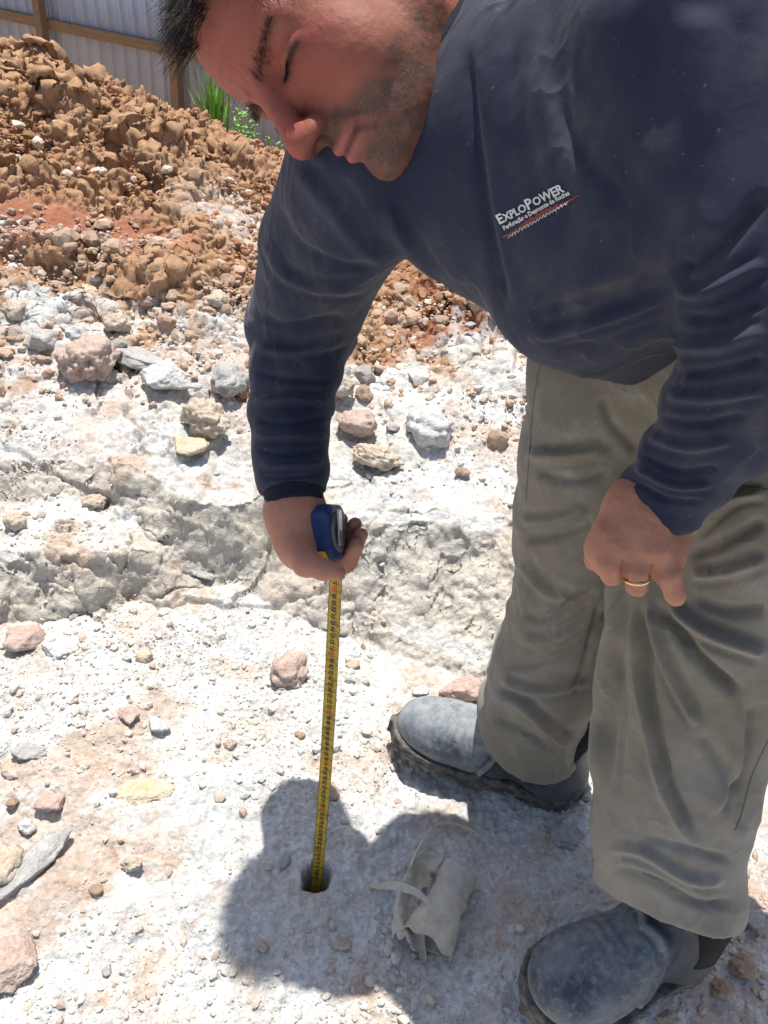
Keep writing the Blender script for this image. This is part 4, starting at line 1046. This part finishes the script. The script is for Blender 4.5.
    surf_tube('side_seam', [(768, 740), (752, 775), (742, 812), (735, 830)], bvh_t, .0008, seamm, tr)
    surf_tube('pocket_seam', [(692, 478), (720, 482), (768, 490)], bvh_t, .0008, seamm, tr)
    build_boots(root); build_logo(shirt, bvh_s); build_hair(root, body)
    # ring
    gold = NT('gold'); gm = gold.fin((.85, .62, .30), .22, Metallic=1.)
    c = U(637, 578, .7365); ax = U(637, 586, .742) - U(637, 571, .7355); ax /= np.linalg.norm(ax)
    sdf_obj('ring', lambda P: np.hypot(np.linalg.norm((P - c) - ((P - c) @ ax)[:, None] * ax, axis=1) - .0112, ((P - c) @ ax) * .8) - .0011, c - .016, c + .016, .0007, gm, root, None, 0)
    return root, body, shirt, tr
def bvh_of(o):
    me = o.data; n = len(me.vertices); co = np.empty(n * 3, np.float32); me.vertices.foreach_get('co', co); co = co.reshape(-1, 3)
    m = len(me.polygons); li = np.empty(len(me.loops), np.int32); me.loops.foreach_get('vertex_index', li); li = li.reshape(m, -1)
    return BVHTree.FromPolygons(co.tolist(), li.tolist())
def ray(bvh, x, y):
    d = U(x, y, 1.) - CAM; h = bvh.ray_cast(Vector(CAM), Vector(d)); return (np.array(h[0]), np.array(h[1])) if h[0] else (None, None)
def tube_np(name, P, rad, mat, parent=None, K=6, closed=False, taper=None):
    P = np.array(P, float); T = np.gradient(P, axis=0); T /= np.linalg.norm(T, axis=1)[:, None]
    A = np.cross(T, np.array([.31, .52, .79])); A /= np.linalg.norm(A, axis=1)[:, None]; B = np.cross(T, A); a = np.arange(K) * 2 * math.pi / K
    r = np.full(len(P), rad) if taper is None else rad * np.asarray(taper)
    V = (P[:, None] + r[:, None, None] * (np.cos(a)[None, :, None] * A[:, None] + np.sin(a)[None, :, None] * B[:, None])).reshape(-1, 3)
    i = np.arange(len(P) - 1)[:, None] * K; j = np.arange(K)[None]; Q = np.stack([i + j, i + (j + 1) % K, i + K + (j + 1) % K, i + K + j], -1).reshape(-1, 4)
    o = mesh_np(name, V, Q, mat)
    if parent: adopt(o, parent)
    return o
def surf_tube(name, pts, bvh, rad, mat, parent_child):
    P = []
    for (x, y) in spl(pts, 10):
        p, n = ray(bvh, x, y)
        if p is not None: P.append(p + n * rad * .1)
    if len(P) < 4: return
    o = tube_np(name, P, rad, mat); top = parent_child; o.parent = top; o.matrix_parent_inverse = (Matrix.Translation(Vector(top.parent.location)) @ top.matrix_parent_inverse).inverted() if top.parent else Matrix()
    return o
def sub_adopt(o, part):
    o.parent = part; o.matrix_parent_inverse = Matrix(); return o   # every mesh is modelled in world coordinates, parts sit at the origin

def boot_frame(toe, heel, roll=0., pitch=0., lift=0.):
    X = (toe - heel); L = np.linalg.norm(X); X /= L; Z = np.array([0, 0, 1.]); Y = np.cross(Z, X); Y /= np.linalg.norm(Y); Z = np.cross(X, Y)
    return np.stack([X, Y, Z], 1), heel + np.array([0, 0, lift])
def sole_half(x, side):
    xs = [0, .012, .04, .09, .13, .19, .235, .27, .292, .303]; wi = [0, .024, .036, .036, .037, .047, .049, .042, .026, 0]; wo = [0, .024, .036, .036, .040, .052, .054, .045, .026, 0]
    return np.interp(x, xs, wo if side > 0 else wi)
def f_upper(q, grow=0.):
    x, y, z = q.T; E = sd_ell
    d = E(q, (.232, .001, .046), (.066, .050, .040)); d = smin(d, E(q, (.165, 0, .046), (.08, .045, .048)), .03)
    d = smin(d, sd_cone(q, (.215, 0, .052), (.09, 0, .115), .030, .040), .03)
    d = smin(d, E(q, (.052, 0, .05), (.052, .039, .055)), .03); d = smin(d, sd_cone(q, (.058, 0, .06), (.066, 0, .165), .040, .046), .03)
    return smax(d - grow, -(z - .02), .004)
def build_boots(root):
    def mk(toe, heel, lift, flip, lab, ds, seed, sc):
        M, O = boot_frame(toe, heel, lift=lift)
        loc = lambda P: ((P - O) @ M) * np.array([1, flip, 1]) / sc; wor = lambda q: (q * np.array(sc) * np.array([1, flip, 1])) @ M.T + O
        m = NT('boot_leather'); n = m.noise(22, 6, .65); n2 = m.noise(90, 5, .7)
        c = m.mix(m.ramp(n, [(.38, 0), (.62, 1)]), (.035, .045, .065), (.085, .11, .145))
        c = m.mix(m.math('MULTIPLY', m.ramp(m.noise(14, 6, .7), [(.40, .10), (.60, 1)]), ds), c, (.33, .35, .35))
        c = m.mix(m.math('MULTIPLY', m.ramp(n2, [(.5, 0), (.7, 1)]), .45), c, (.36, .35, .32))
        c = m.mix(m.math('MULTIPLY', m.attr('low'), m.ramp(n2, [(.3, .3), (.6, 1)])), c, (.44, .38, .30))
        c = m.mix(m.math('MULTIPLY', m.attr('collar'), .72), c, (.022, .026, .036))
        um = m.fin(c, .55, m.bump(n2, .0008, .6, m.bump(n, .003, .4)))
        m = NT('rubber_sole'); n = m.noise(60, 5, .7)
        sm = m.fin(m.mix(m.ramp(n, [(.4, 0), (.65, 1)]), (.05, .05, .05), (.20, .18, .155)), .85, m.bump(n, .001, .5))
        lo = wor(np.array([(.15, 0, .09)]))[0]
        def post(V, Q):
            N = vnormals(V, Q); q = loc(V); x, y, z = q.T
            # flex creases over the instep, welt seam lines
            cr_ = sst(.16, .18, x) * sst(.225, .20, x) * sst(.05, .08, z)
            V = V + N * (.0005 * cr_ * np.sin(x * 420 + 2 * noise3(q * 25, seed)) + .0012 * noise3(q * 40, seed + 1))[:, None]
            xs = .115 + .5 * (z - .10)            # seam where the vamp meets the collar
            s = np.abs(x - .152 + .45 * np.abs(y) * 1.2 + .35 * (z - .11)); V = V + N * (.0030 * np.exp(-(s / .0035) ** 2) - .0022 * np.exp(-((s - .008) / .003) ** 2))[:, None]
            s2 = np.abs(z - .036); V = V + N * (.0014 * np.exp(-(s2 / .003) ** 2))[:, None]
            return V
        def at(V, N):
            q = loc(V); return {'low': sst(.055, .025, q[:, 2]) * .8, 'collar': sst(.157, .148, q[:, 0] + .54 * np.abs(q[:, 1]) + .35 * (q[:, 2] - .11))}
        up = sdf_obj('boot', lambda P: f_upper(loc(P)), lo - .2, lo + .2, .0026, um, root, post, 1, at)
        up['label'] = lab
        # sole with tread blocks
        def fs(P):
            q = loc(P); x, y, z = q.T; g = .0045 + .0025 * sst(.012, .02, z)
            hw = np.where(y > 0, sole_half(x / 1.0, 1), sole_half(x / 1.0, -1)) + g
            side = (np.abs(y) - hw) * .8; en = np.maximum(-x - .006, x - .309); slab = np.abs(z - .0165) - .0165
            d = np.maximum(np.maximum(side, en), slab)
            d = np.maximum(d, -(np.maximum(np.abs(z - .0185) - .0012, hw - .003 - np.abs(y))))          # groove round the welt
            tre = np.maximum(np.abs(((x + .35 * np.abs(y)) % .018) - .009) - .0030, z - .0085); d = np.maximum(d, -tre)
            arch = np.maximum(np.abs(x - .095) - .022, z - .010); return np.maximum(d, -arch)
        sdf_obj('boot_sole', fs, lo - .2, lo + .2, .0021, sm, root, None, 0)
        # elastic gusset on the outer side of the collar
        el = NT('elastic'); wv = el.n('ShaderNodeTexWave', inp={'Scale': 60., 'Distortion': 1.}).outputs[1]
        em = el.fin((.018, .018, .022), .85, el.bump(wv, .0008, .8))
        for sgn in (1, -1):
            fe = lambda P: (lambda q: np.maximum(np.abs(f_upper(q) - .0005) - .0013, np.maximum(np.abs(q[:, 0] - .068) - .022 - .25 * (q[:, 2] - .10), np.maximum(.085 - q[:, 2], -sgn * q[:, 1] + .012))))(loc(P))
            g = sdf_obj('elastic_gusset', fe, lo - .2, lo + .2, .0024, em, None, None, 0); sub_adopt_w(g, up)
        return up
    mk(NT_, NH_, .004, 1, 'blue grey dusty boot nearer the camera', .35, 3, np.array([.87, 1.14, 1.12]))
    mk(FT_, FH_, .006, -1, 'far boot with pale dust over the toe', .85, 5, np.array([1.06, 1.06, 1.06]))
def sub_adopt_w(o, part):
    o.parent = part; o.matrix_parent_inverse = (Matrix.Translation(Vector(part.parent.location)) @ part.matrix_parent_inverse).inverted(); return o
NT_ = G(523, 1012, .06); NH_ = NT_ + (G(695, 948, .06) - NT_) * (.262 / np.linalg.norm(G(695, 948, .06) - NT_))
FT_ = G(392, 733, .03); FH_ = G(568, 800, .0); FH_ = FT_ + (FH_ - FT_) * (.318 / np.linalg.norm(FH_ - FT_))

def build_logo(shirt, bvh):
    wm = NT('print_white'); white = wm.fin(wm.mix(wm.ramp(wm.noise(400, 2), [(.4, 0), (.6, .3)]), (.62, .63, .62), (.30, .30, .32)), .7)
    wr = NT('print_red'); red = wr.fin((.20, .045, .045), .7)
    def word(runs, org, dirx, hpx, name, mat, thick=.0005):
        """runs: list of (text, scale); org px of the baseline start, dirx the px direction of the whole line"""
        total = 0; pieces = []
        for txt, s in runs:
            cu_ = bpy.data.curves.new(name, 'FONT'); cu_.body = txt; cu_.size = s; cu_.resolution_u = 2; cu_.offset = .028 * s; cu_.space_character = .95
            o = bpy.data.objects.new(name, cu_); me = o.to_mesh(); bm = bmesh.new(); bm.from_mesh(me); o.to_mesh_clear()
            bmesh.ops.triangulate(bm, faces=bm.faces[:]); bmesh.ops.subdivide_edges(bm, edges=[e for e in bm.edges if e.calc_length() > .12], cuts=1)
            V = np.array([v.co[:] for v in bm.verts]); F_ = [[v.index for v in f.verts] for f in bm.faces]; bm.free()
            bpy.data.objects.remove(o); bpy.data.curves.remove(cu_)
            w_ = V[:, 0].max() if len(V) else 0; V[:, 0] += total; total += w_ + .03; pieces.append((V, F_))
        d = np.array(dirx, float); L = np.linalg.norm(d); d /= L; nrm = np.array([d[1], -d[0]]); off = 0; AV = []; AF = []
        for V, F_ in pieces:
            for v in V:
                q = np.array(org) + d * (v[0] / total * L) + nrm * v[1] * hpx; p, n = ray(bvh, q[0], q[1])
                AV.append(p + n * .0012 if p is not None else U(q[0], q[1], .7))
            AF += [[i + off for i in f] for f in F_]; off += len(V)
        me = bpy.data.meshes.new(name); me.from_pydata([tuple(v) for v in AV], [], AF); me.materials.append(mat)
        o = bpy.data.objects.new(name, me); COL.objects.link(o); sub_adopt_w(o, shirt); return o
    word([('E', 1.25), ('XPLO', 1.), ('P', 1.35), ('O', 1.05), ('WER', 1.15)], (500, 224), (66, -33), 11, 'lettering', white)
    word([('Perfuração e Desmonte de Rochas', 1.)], (505, 230), (66, -36), 6.5, 'lettering', white)
    # red underline made of a jagged band with small pale strokes
    V = []; F_ = []
    rg = np.random.default_rng(3); n = 46
    for i in range(n + 1):
        t = i / n; x = 503 + 77 * t; y = 237 - 43 * t + 1.0 * math.sin(t * 9); a = (2.0 * math.sin(math.pi * min(1, t * 1.05 + .03)) + .5) * (1 + .5 * rg.uniform(-1, 1))
        for s in (-1, 1):
            p, nn = ray(bvh, x + s * a * .5, y + s * a); V.append(p + nn * .0008 if p is not None else U(x, y, .7))
    F_ = [[2 * i, 2 * i + 1, 2 * i + 3, 2 * i + 2] for i in range(n)]
    me = bpy.data.meshes.new('underline'); me.from_pydata([tuple(v) for v in V], [], F_); me.materials.append(red)
    o = bpy.data.objects.new('underline', me); COL.objects.link(o); sub_adopt_w(o, shirt)
    P = []
    for i in range(60):
        t = i / 59; x = 509 + 60 * t; y = 236.5 - 34 * t + (1.2 + 1.3 * rg.random()) * math.sin(i * 1.9 + rg.random()) * (1 - .3 * t); p, nn = ray(bvh, x, y); P.append(p + nn * .0013)
    ob = tube_np('underline_stroke', P, .00035, white, None, 4); sub_adopt_w(ob, shirt)

def build_hair(root, body):
    m = NT('dark_hair'); hm = m.fin((.020, .013, .010), .5, Specular_IOR_Level=.4)
    m2 = NT('brow_hair'); hm2 = m2.fin((.05, .028, .02), .6); bv = bvh_of(body); rg = np.random.default_rng(11)
    roots = []; dirs = []; lens = []; drop = []
    for i in range(24000):
        v = rg.normal(size=3); v /= np.linalg.norm(v); q = v * .14 + np.array([0, -.01, .03]); o = from_head([(0, -.01, .03)])[0]
        dw = from_head([q])[0] - o; dw /= np.linalg.norm(dw); L = to_head((o + dw * .1)[None])[0]
        h = bv.ray_cast(Vector(o + dw * .2), Vector(-dw)); 
        if not h[0]: continue
        p = np.array(h[0]); ql = to_head(p[None])[0]; x, y, z = ql
        hl = .070 + 1.5 * max(-x - .004, 0) - 1.1 * max(abs(x) - .045, 0) + .006 * math.sin(x * 160)    # hairline height at the front
        if y > .03 and z < hl: continue
        if y > -.0 and z < .045 and abs(x) > .05 and not (y < .012 and z > -.012): continue
        if y <= 0 and z < -.015 - .5 * abs(y): continue
        if abs(x) > .083 : continue
        roots.append(p); n = np.array(h[1]); fwd_ = MH[:, 1]; front = sst(.0, .07, np.array(y))
        cm = (.9 * MH[:, 1] if z > .05 else .2 * MH[:, 1] - .7 * MH[:, 2]); clump = np.array([noise3(p[None] * 45, 3)[0], noise3(p[None] * 45, 5)[0], noise3(p[None] * 45, 7)[0]]); d = n * .30 + cm + clump * .35 + rg.normal(size=3) * .10; d /= np.linalg.norm(d)
        dirs.append(d); lens.append((.034 + .008 * float(front) if z > .045 else .016) * rg.uniform(.6, 1.15)); drop.append(.55 if z > .045 else .25)
    o = strands('hair', np.array(roots), np.array(dirs), np.array(lens), np.array(drop), .00036, hm, root, 4, K=7, curl=.35)
    # a few long locks falling over the forehead
    # eyebrows
    for s in (1, -1):
        R = []; D = []; Ln = []
        for i in range(230):
            t = rg.random(); x = s * (.012 + .042 * t); z = .0095 + .0075 * t ** .7 + rg.normal(0, .0026 * (1.2 - .7 * t)); o_ = from_head([(x, .16, z)])[0]
            h = bv.ray_cast(Vector(o_), Vector(-MH[:, 1]))
            if not h[0]: continue
            R.append(np.array(h[0])); d = MH[:, 0] * s * (.5 + .5 * t) + MH[:, 2] * (.65 - .8 * t) + np.array(h[1]) * .35 + rg.normal(size=3) * .15; D.append(d / np.linalg.norm(d)); Ln.append(rg.uniform(.006, .010))
        strands('eyebrow', np.array(R), np.array(D), np.array(Ln), np.full(len(R), .25), .00015, hm2, root, 6, K=5, curl=.2)
    for s in (1, -1):
        R = []; D = []; Ln = []
        for i in range(110):
            t = rg.random(); x = s * (.016 + .031 * t); o_ = from_head([(x, .16, -.0056 + .001 * t)])[0]; h = bv.ray_cast(Vector(o_), Vector(-MH[:, 1]))
            if not h[0]: continue
            R.append(np.array(h[0])); d = MH[:, 1] * .8 - MH[:, 2] * .7 + MH[:, 0] * s * .4 * t + rg.normal(size=3) * .12; D.append(d / np.linalg.norm(d)); Ln.append(rg.uniform(.005, .0085))
        strands('eyelashes', np.array(R), np.array(D), np.array(Ln), np.full(len(R), -.3), .00022, hm, root, 8, K=4, curl=.1)

# ------------------------------------------------------------------ tape measure
def build_tape():
    top = U(336, 571, .905); bot = np.array([HOLE[0], HOLE[1] + .003, -.14]); n = 120; t = np.linspace(0, 1, n)[:, None]
    P = top + (bot - top) * t; P = P + np.array([0, 0, 0]) ; d = bot - top; Lb = np.linalg.norm(d); d = d / Lb
    view = CAM - P; T = np.repeat(d[None], n, 0); W = np.cross(T, view); W /= np.linalg.norm(W, axis=1)[:, None]
    W = np.where((W @ cr)[:, None] < 0, -W, W); Nn = np.cross(W, T); Nn = np.where(((Nn * view).sum(1) < 0)[:, None], -Nn, Nn)
    sway = .004 * np.sin(t * math.pi) ; P = P + cr * sway
    tw = np.radians(np.interp(t[:, 0], [0, .3, 1], [36, 20, 8]))[:, None]; W2 = W * np.cos(tw) + Nn * np.sin(tw); N2 = Nn * np.cos(tw) - W * np.sin(tw)
    m_ = 9; a = np.linspace(-1, 1, m_); hw = .0083
    V = P[:, None] + W2[:, None] * (a * hw)[None, :, None] + N2[:, None] * (.0016 * (a * a - 1))[None, :, None] * -1 * -1
    idx = np.arange(n * m_).reshape(n, m_); Q = np.stack([idx[:-1, :-1], idx[:-1, 1:], idx[1:, 1:], idx[1:, :-1]], -1).reshape(-1, 4)
    along = np.repeat(Lb * (1 - t[:, 0]), m_) ; across = np.tile(a, n)
    root = empty('tape_measure', tuple(U(327, 533, .93)))
    tag(root, 'blue tape measure with its yellow blade pulled down into the drill hole', 'tape measure')
    m = NT('yellow_blade'); al = m.attr('along'); ac = m.attr('across'); aa = m.math('ABSOLUTE', ac)
    def ticks(per, w_, edge):
        f = m.math('FRACT', m.math('DIVIDE', al, per)); return m.math('MULTIPLY', m.math('LESS_THAN', f, w_), m.math('GREATER_THAN', aa, edge))
    tk = m.math('MAXIMUM', m.math('MAXIMUM', ticks(.01, .085, -.1), ticks(.005, .11, .62)), ticks(.001, .30, .80))
    mid = m.math('LESS_THAN', m.math('ABSOLUTE', m.math('SUBTRACT', ac, .05)), .035)
    tk = m.math('MAXIMUM', tk, mid)
    n1 = m.noise(60, 6, .7); base = m.mix(m.ramp(n1, [(.35, 0), (.7, 1)]), (.62, .44, .035), (.44, .28, .03))
    base = m.mix(m.math('MULTIPLY', m.ramp(m.noise(130, 5, .7), [(.52, 0), (.62, 1)]), .75), base, (.16, .075, .02))
    base = m.mix(m.math('MULTIPLY', tk, .85), base, (.035, .025, .012))
    base = m.mix(m.math('GREATER_THAN', aa, .93), base, (.10, .06, .02))
    bl = mesh_np('blade', V.reshape(-1, 3), Q, m.fin(base, .42, m.bump(n1, .0004, .4)), attrs={'along': along, 'across': across})
    sm = bl.modifiers.new('s', 'SOLIDIFY'); sm.thickness = .0003; sm.offset = 0; adopt(bl, root)
    # numerals, one mesh per colour
    ink = NT('black_ink').fin((.015, .012, .01), .6); rink = NT('red_ink').fin((.45, .04, .02), .6)
    for nm in ('numerals',):
        AV = []; AF = []; off = 0; MI = []
        for k in range(13, int(Lb * 100)):
            c = bpy.data.curves.new('n', 'FONT'); c.body = str(k); c.size = .0078 if k % 10 else .010; c.resolution_u = 1; c.align_x = 'CENTER'; c.align_y = 'CENTER'; c.offset = .0003
            o = bpy.data.objects.new('n', c); me = o.to_mesh(); vv = np.array([v.co[:] for v in me.vertices]); ff = [list(p.vertices) for p in me.polygons]; o.to_mesh_clear(); bpy.data.objects.remove(o); bpy.data.curves.remove(c)
            s_ = 1 - (k * .01 + .005) / Lb; i = int(np.clip(s_ * (n - 1), 0, n - 2)); p0 = top + (bot - top) * s_ + cr * .004 * math.sin(math.pi * s_)
            # read along the blade
            for v in vv: AV.append(p0 - T[i] * v[0] + W2[i] * (v[1] * 1.0) * 1.0 + N2[i] * (.0022))
            AF += [[q + off for q in f] for f in ff]; off += len(vv); MI += [int(k % 10 == 0)] * len(ff)
        me = bpy.data.meshes.new(nm); me.from_pydata([tuple(v) for v in AV], [], AF); me.materials.append(ink); me.materials.append(rink); me.polygons.foreach_set('material_index', MI); o = bpy.data.objects.new(nm, me); COL.objects.link(o)
        o.parent = bl; o.matrix_parent_inverse = (Matrix.Translation(Vector(root.location)) @ bl.matrix_parent_inverse).inverted()
    # case
    X = c2w(np.array([.95, .06, .28])); X /= np.linalg.norm(X); Zc = -d + 0 * X; Zc = c2w(np.array([.05, 1., .0])); Zc -= X * (Zc @ X); Zc /= np.linalg.norm(Zc); Y = np.cross(Zc, X)
    M = np.stack([X, Y, Zc], 1); O = U(327.5, 532, .945); loc = lambda P: (P - O) @ M
    def rb(q, h, r): 
        w_ = np.abs(q) - (np.array(h) - r); return np.linalg.norm(np.maximum(w_, 0), axis=1) + np.minimum(w_.max(1), 0) - r
    def f_case(q):
        yz = q[:, 1:] ; body = np.maximum(np.hypot(q[:, 1], q[:, 2]) - .0345, np.maximum(np.abs(q[:, 1]) - .028, np.abs(q[:, 2]) - .0305))
        d_ = smax(body, np.abs(q[:, 0]) - .0135, .007); foot = rb(q - np.array([0, .006, -.018]), (.0125, .024, .0125), .004); return smin(d_, foot, .004)
    mb = NT('blue_plastic'); nb_ = mb.noise(60, 5, .6); blue = mb.fin(mb.mix(mb.ramp(nb_, [(.45, 0), (.75, .5)]), (.012, .028, .115), (.09, .10, .14)), .42, mb.bump(mb.noise(700, 2), .0002, .6))
    case = sdf_obj('case', lambda P: f_case(loc(P)), O - .055, O + .055, .0012, blue, root)
    mg = NT('grey_plastic'); grey = mg.fin(mg.mix(mg.ramp(mg.noise(90, 5), [(.4, 0), (.7, 1)]), (.11, .11, .12), (.22, .21, .20)), .55)
    def f_side(P):
        q = loc(P); return np.maximum(np.abs(q[:, 0] - .0135) - .0014, np.hypot(q[:, 1], q[:, 2]) - .0235)
    sdf_obj('side_plate', f_side, O - .05, O + .05, .0011, grey, root)
    me_ = NT('steel'); steel = me_.fin((.55, .55, .54), .35, Metallic=.9)
    sdf_obj('belt_clip', lambda P: rb(loc(P) - np.array([.0185, -.010, .004]), (.0010, .0065, .020), .0008), O - .05, O + .05, .0008, steel, root)
    my = NT('yellow_plastic'); yel = my.fin((.75, .42, .04), .5)
    sdf_obj('mouth', lambda P: rb(loc(P) - np.array([-.002, -.021, -.0265]), (.0085, .0085, .0055), .002), O - .05, O + .05, .0009, yel, root)
    return root

# ------------------------------------------------------------------ torn wrapper on the ground
def sheet(name, fn, nu, nv, mat, parent, crum=.002, seed=1, jag=(.08, .08), thick=.0007, holes=0.):
    u, v = np.meshgrid(np.linspace(0, 1, nu), np.linspace(0, 1, nv), indexing='ij'); uf, vf = u.ravel(), v.ravel()
    j0 = jag[0] * (.5 + .5 * fbm2(uf * 4, uf * 0 + seed, 3, seed)); j1 = jag[1] * (.5 + .5 * fbm2(uf * 4, uf * 0 + seed + 9, 3, seed + 1)); vv = j0 + vf * (1 - j0 - j1)
    V = fn(uf, vv); V = np.asarray(V); n = np.stack([fbm3(V * 45, 3, seed + i) for i in range(3)], 1); c = 1 - np.abs(fbm3(V * 30, 2, seed + 7)) * 2
    V = V + n * crum; V[:, 2] += c * crum * .8
    idx = np.arange(nu * nv).reshape(nu, nv); Q = np.stack([idx[:-1, :-1], idx[1:, :-1], idx[1:, 1:], idx[:-1, 1:]], -1).reshape(-1, 4)
    if holes:
        C_ = V[Q].mean(1); Q = Q[fbm3(C_ * 40, 2, seed + 20) < holes]
    o = mesh_np(name, V, Q, mat); s_ = o.modifiers.new('s', 'SOLIDIFY'); s_.thickness = thick; adopt(o, parent); return o
def build_wrapper():
    m = NT('dusty_paper'); n = m.noise(35, 6, .65); n2 = m.noise(160, 4, .6)
    c = m.mix(m.ramp(n, [(.35, 0), (.65, 1)]), (.48, .41, .31), (.60, .54, .44)); c = m.mix(m.math('MULTIPLY', m.ramp(m.noise(20, 5), [(.5, 0), (.65, 1)]), .6), c, (.50, .50, .49))
    c = m.mix(m.math('MULTIPLY', m.ramp(n2, [(.55, 0), (.75, 1)]), .5), c, (.25, .19, .14))
    mat = m.fin(c, .75, m.bump(n2, .0008, .6, m.bump(n, .002, .5)), Transmission_Weight=.0)
    root = empty('torn_wrapper', tuple(G(430, 910, .0)))
    tag(root, 'torn dusty beige paper cartridge wrapper lying in the shade left of the near boot', 'wrapper')
    g = lambda x, y, z: G(x, y, z)
    A0 = g(462, 868, .030); A1 = g(420, 958, .022); ax = A1 - A0; L = np.linalg.norm(ax); ax /= L; S = np.cross(ax, [0, 0, 1]); S /= np.linalg.norm(S); Z = np.cross(S, ax)
    def roll(u, v):
        a = (u * 1.28 - .62) * 2 * math.pi; r = .021 + .010 * v + .006 * u + .003 * np.sin(a * 2 + v * 5); fl = 1 - .25 * v
        return A0 + ax * (v * L)[:, None] + S * (r * np.sin(a) * 1.1)[:, None] + Z * (r * np.cos(a) * fl)[:, None]
    sheet('roll', roll, 90, 90, mat, root, .0026, 3, (.08, .26))
    def interp(pts, t):
        P = np.array(pts); k = np.linspace(0, 1, len(P)); return np.stack([np.interp(t, k, P[:, i]) for i in range(3)], 1)
    def smoothp(pts):
        P = [np.array(p) for p in pts]; P2 = [2 * P[0] - P[1]] + P + [2 * P[-1] - P[-2]]; out = []
        for i in range(1, len(P2) - 2):
            for t in np.linspace(0, 1, 10, endpoint=False):
                a, b, c_, d = P2[i - 1:i + 3]; out.append(.5 * ((2 * b) + (c_ - a) * t + (2 * a - 5 * b + 4 * c_ - d) * t * t + (-a + 3 * b - 3 * c_ + d) * t ** 3))
        out.append(P[-1]); return out
    # sheet standing up on the left
    e0 = smoothp([g(388, 948, .008), g(396, 900, .020), g(410, 868, .035), g(428, 846, .050)]); e1 = smoothp([g(425, 965, .006), g(424, 915, .030), g(432, 880, .028), g(452, 850, .040)])
    def flap(u, v):
        a = interp(e0, v); b = interp(e1, v); w_ = u[:, None]; return a * (1 - w_) + b * w_ + np.array([0, 0, 1]) * (.012 * np.sin(w_ * math.pi * 1.5 + v[:, None] * 4)) * (1 - .3 * v[:, None])
    sheet('torn_flap', flap, 50, 80, mat, root, .0045, 8, (.10, .10), holes=.55)
    def ribbon(name, pts, w0, w1, side, seed):
        c_ = smoothp(pts)
        def fn(u, v):
            P = interp(c_, u); wd = (w0 + (w1 - w0) * u) * (.75 + .25 * np.sin(u * 7)) * np.minimum(1, np.minimum(u, 1 - u) * 10 + .25)
            return P + np.array(side)[None] * ((v - .5) * wd)[:, None]
        sheet(name, fn, 60, 8, mat, root, .0010, seed, (.02, .02))
    ribbon('torn_strip', [g(408, 876, .03), g(418, 848, .058), g(436, 826, .070), g(456, 824, .066), g(476, 833, .048)], .014, .010, c2w(np.array([.45, .65, .4])), 12)
    ribbon('torn_strip', [g(370, 886, .016), g(395, 886, .034), g(418, 894, .046), g(434, 910, .044), g(443, 930, .032)], .010, .020, c2w(np.array([-.35, -.75, .5])), 14)
    # little block of packed dust inside the open end
    S_, Fc = rock_shape(77, 4, 'clod'); S_ = S_ * np.array([.018, .016, .014]); o = mesh_np('packed_filling', S_ + (A0 + ax * L * .62 + np.array([-.012, -.0, -.006])), Fc, ROCKM.get('brown') or mat, nv=3); adopt(o, root)
build_setting()
print('setting', time.time()-T0)
build_person(); build_tape(); build_wrapper()
print('time', time.time()-T0)
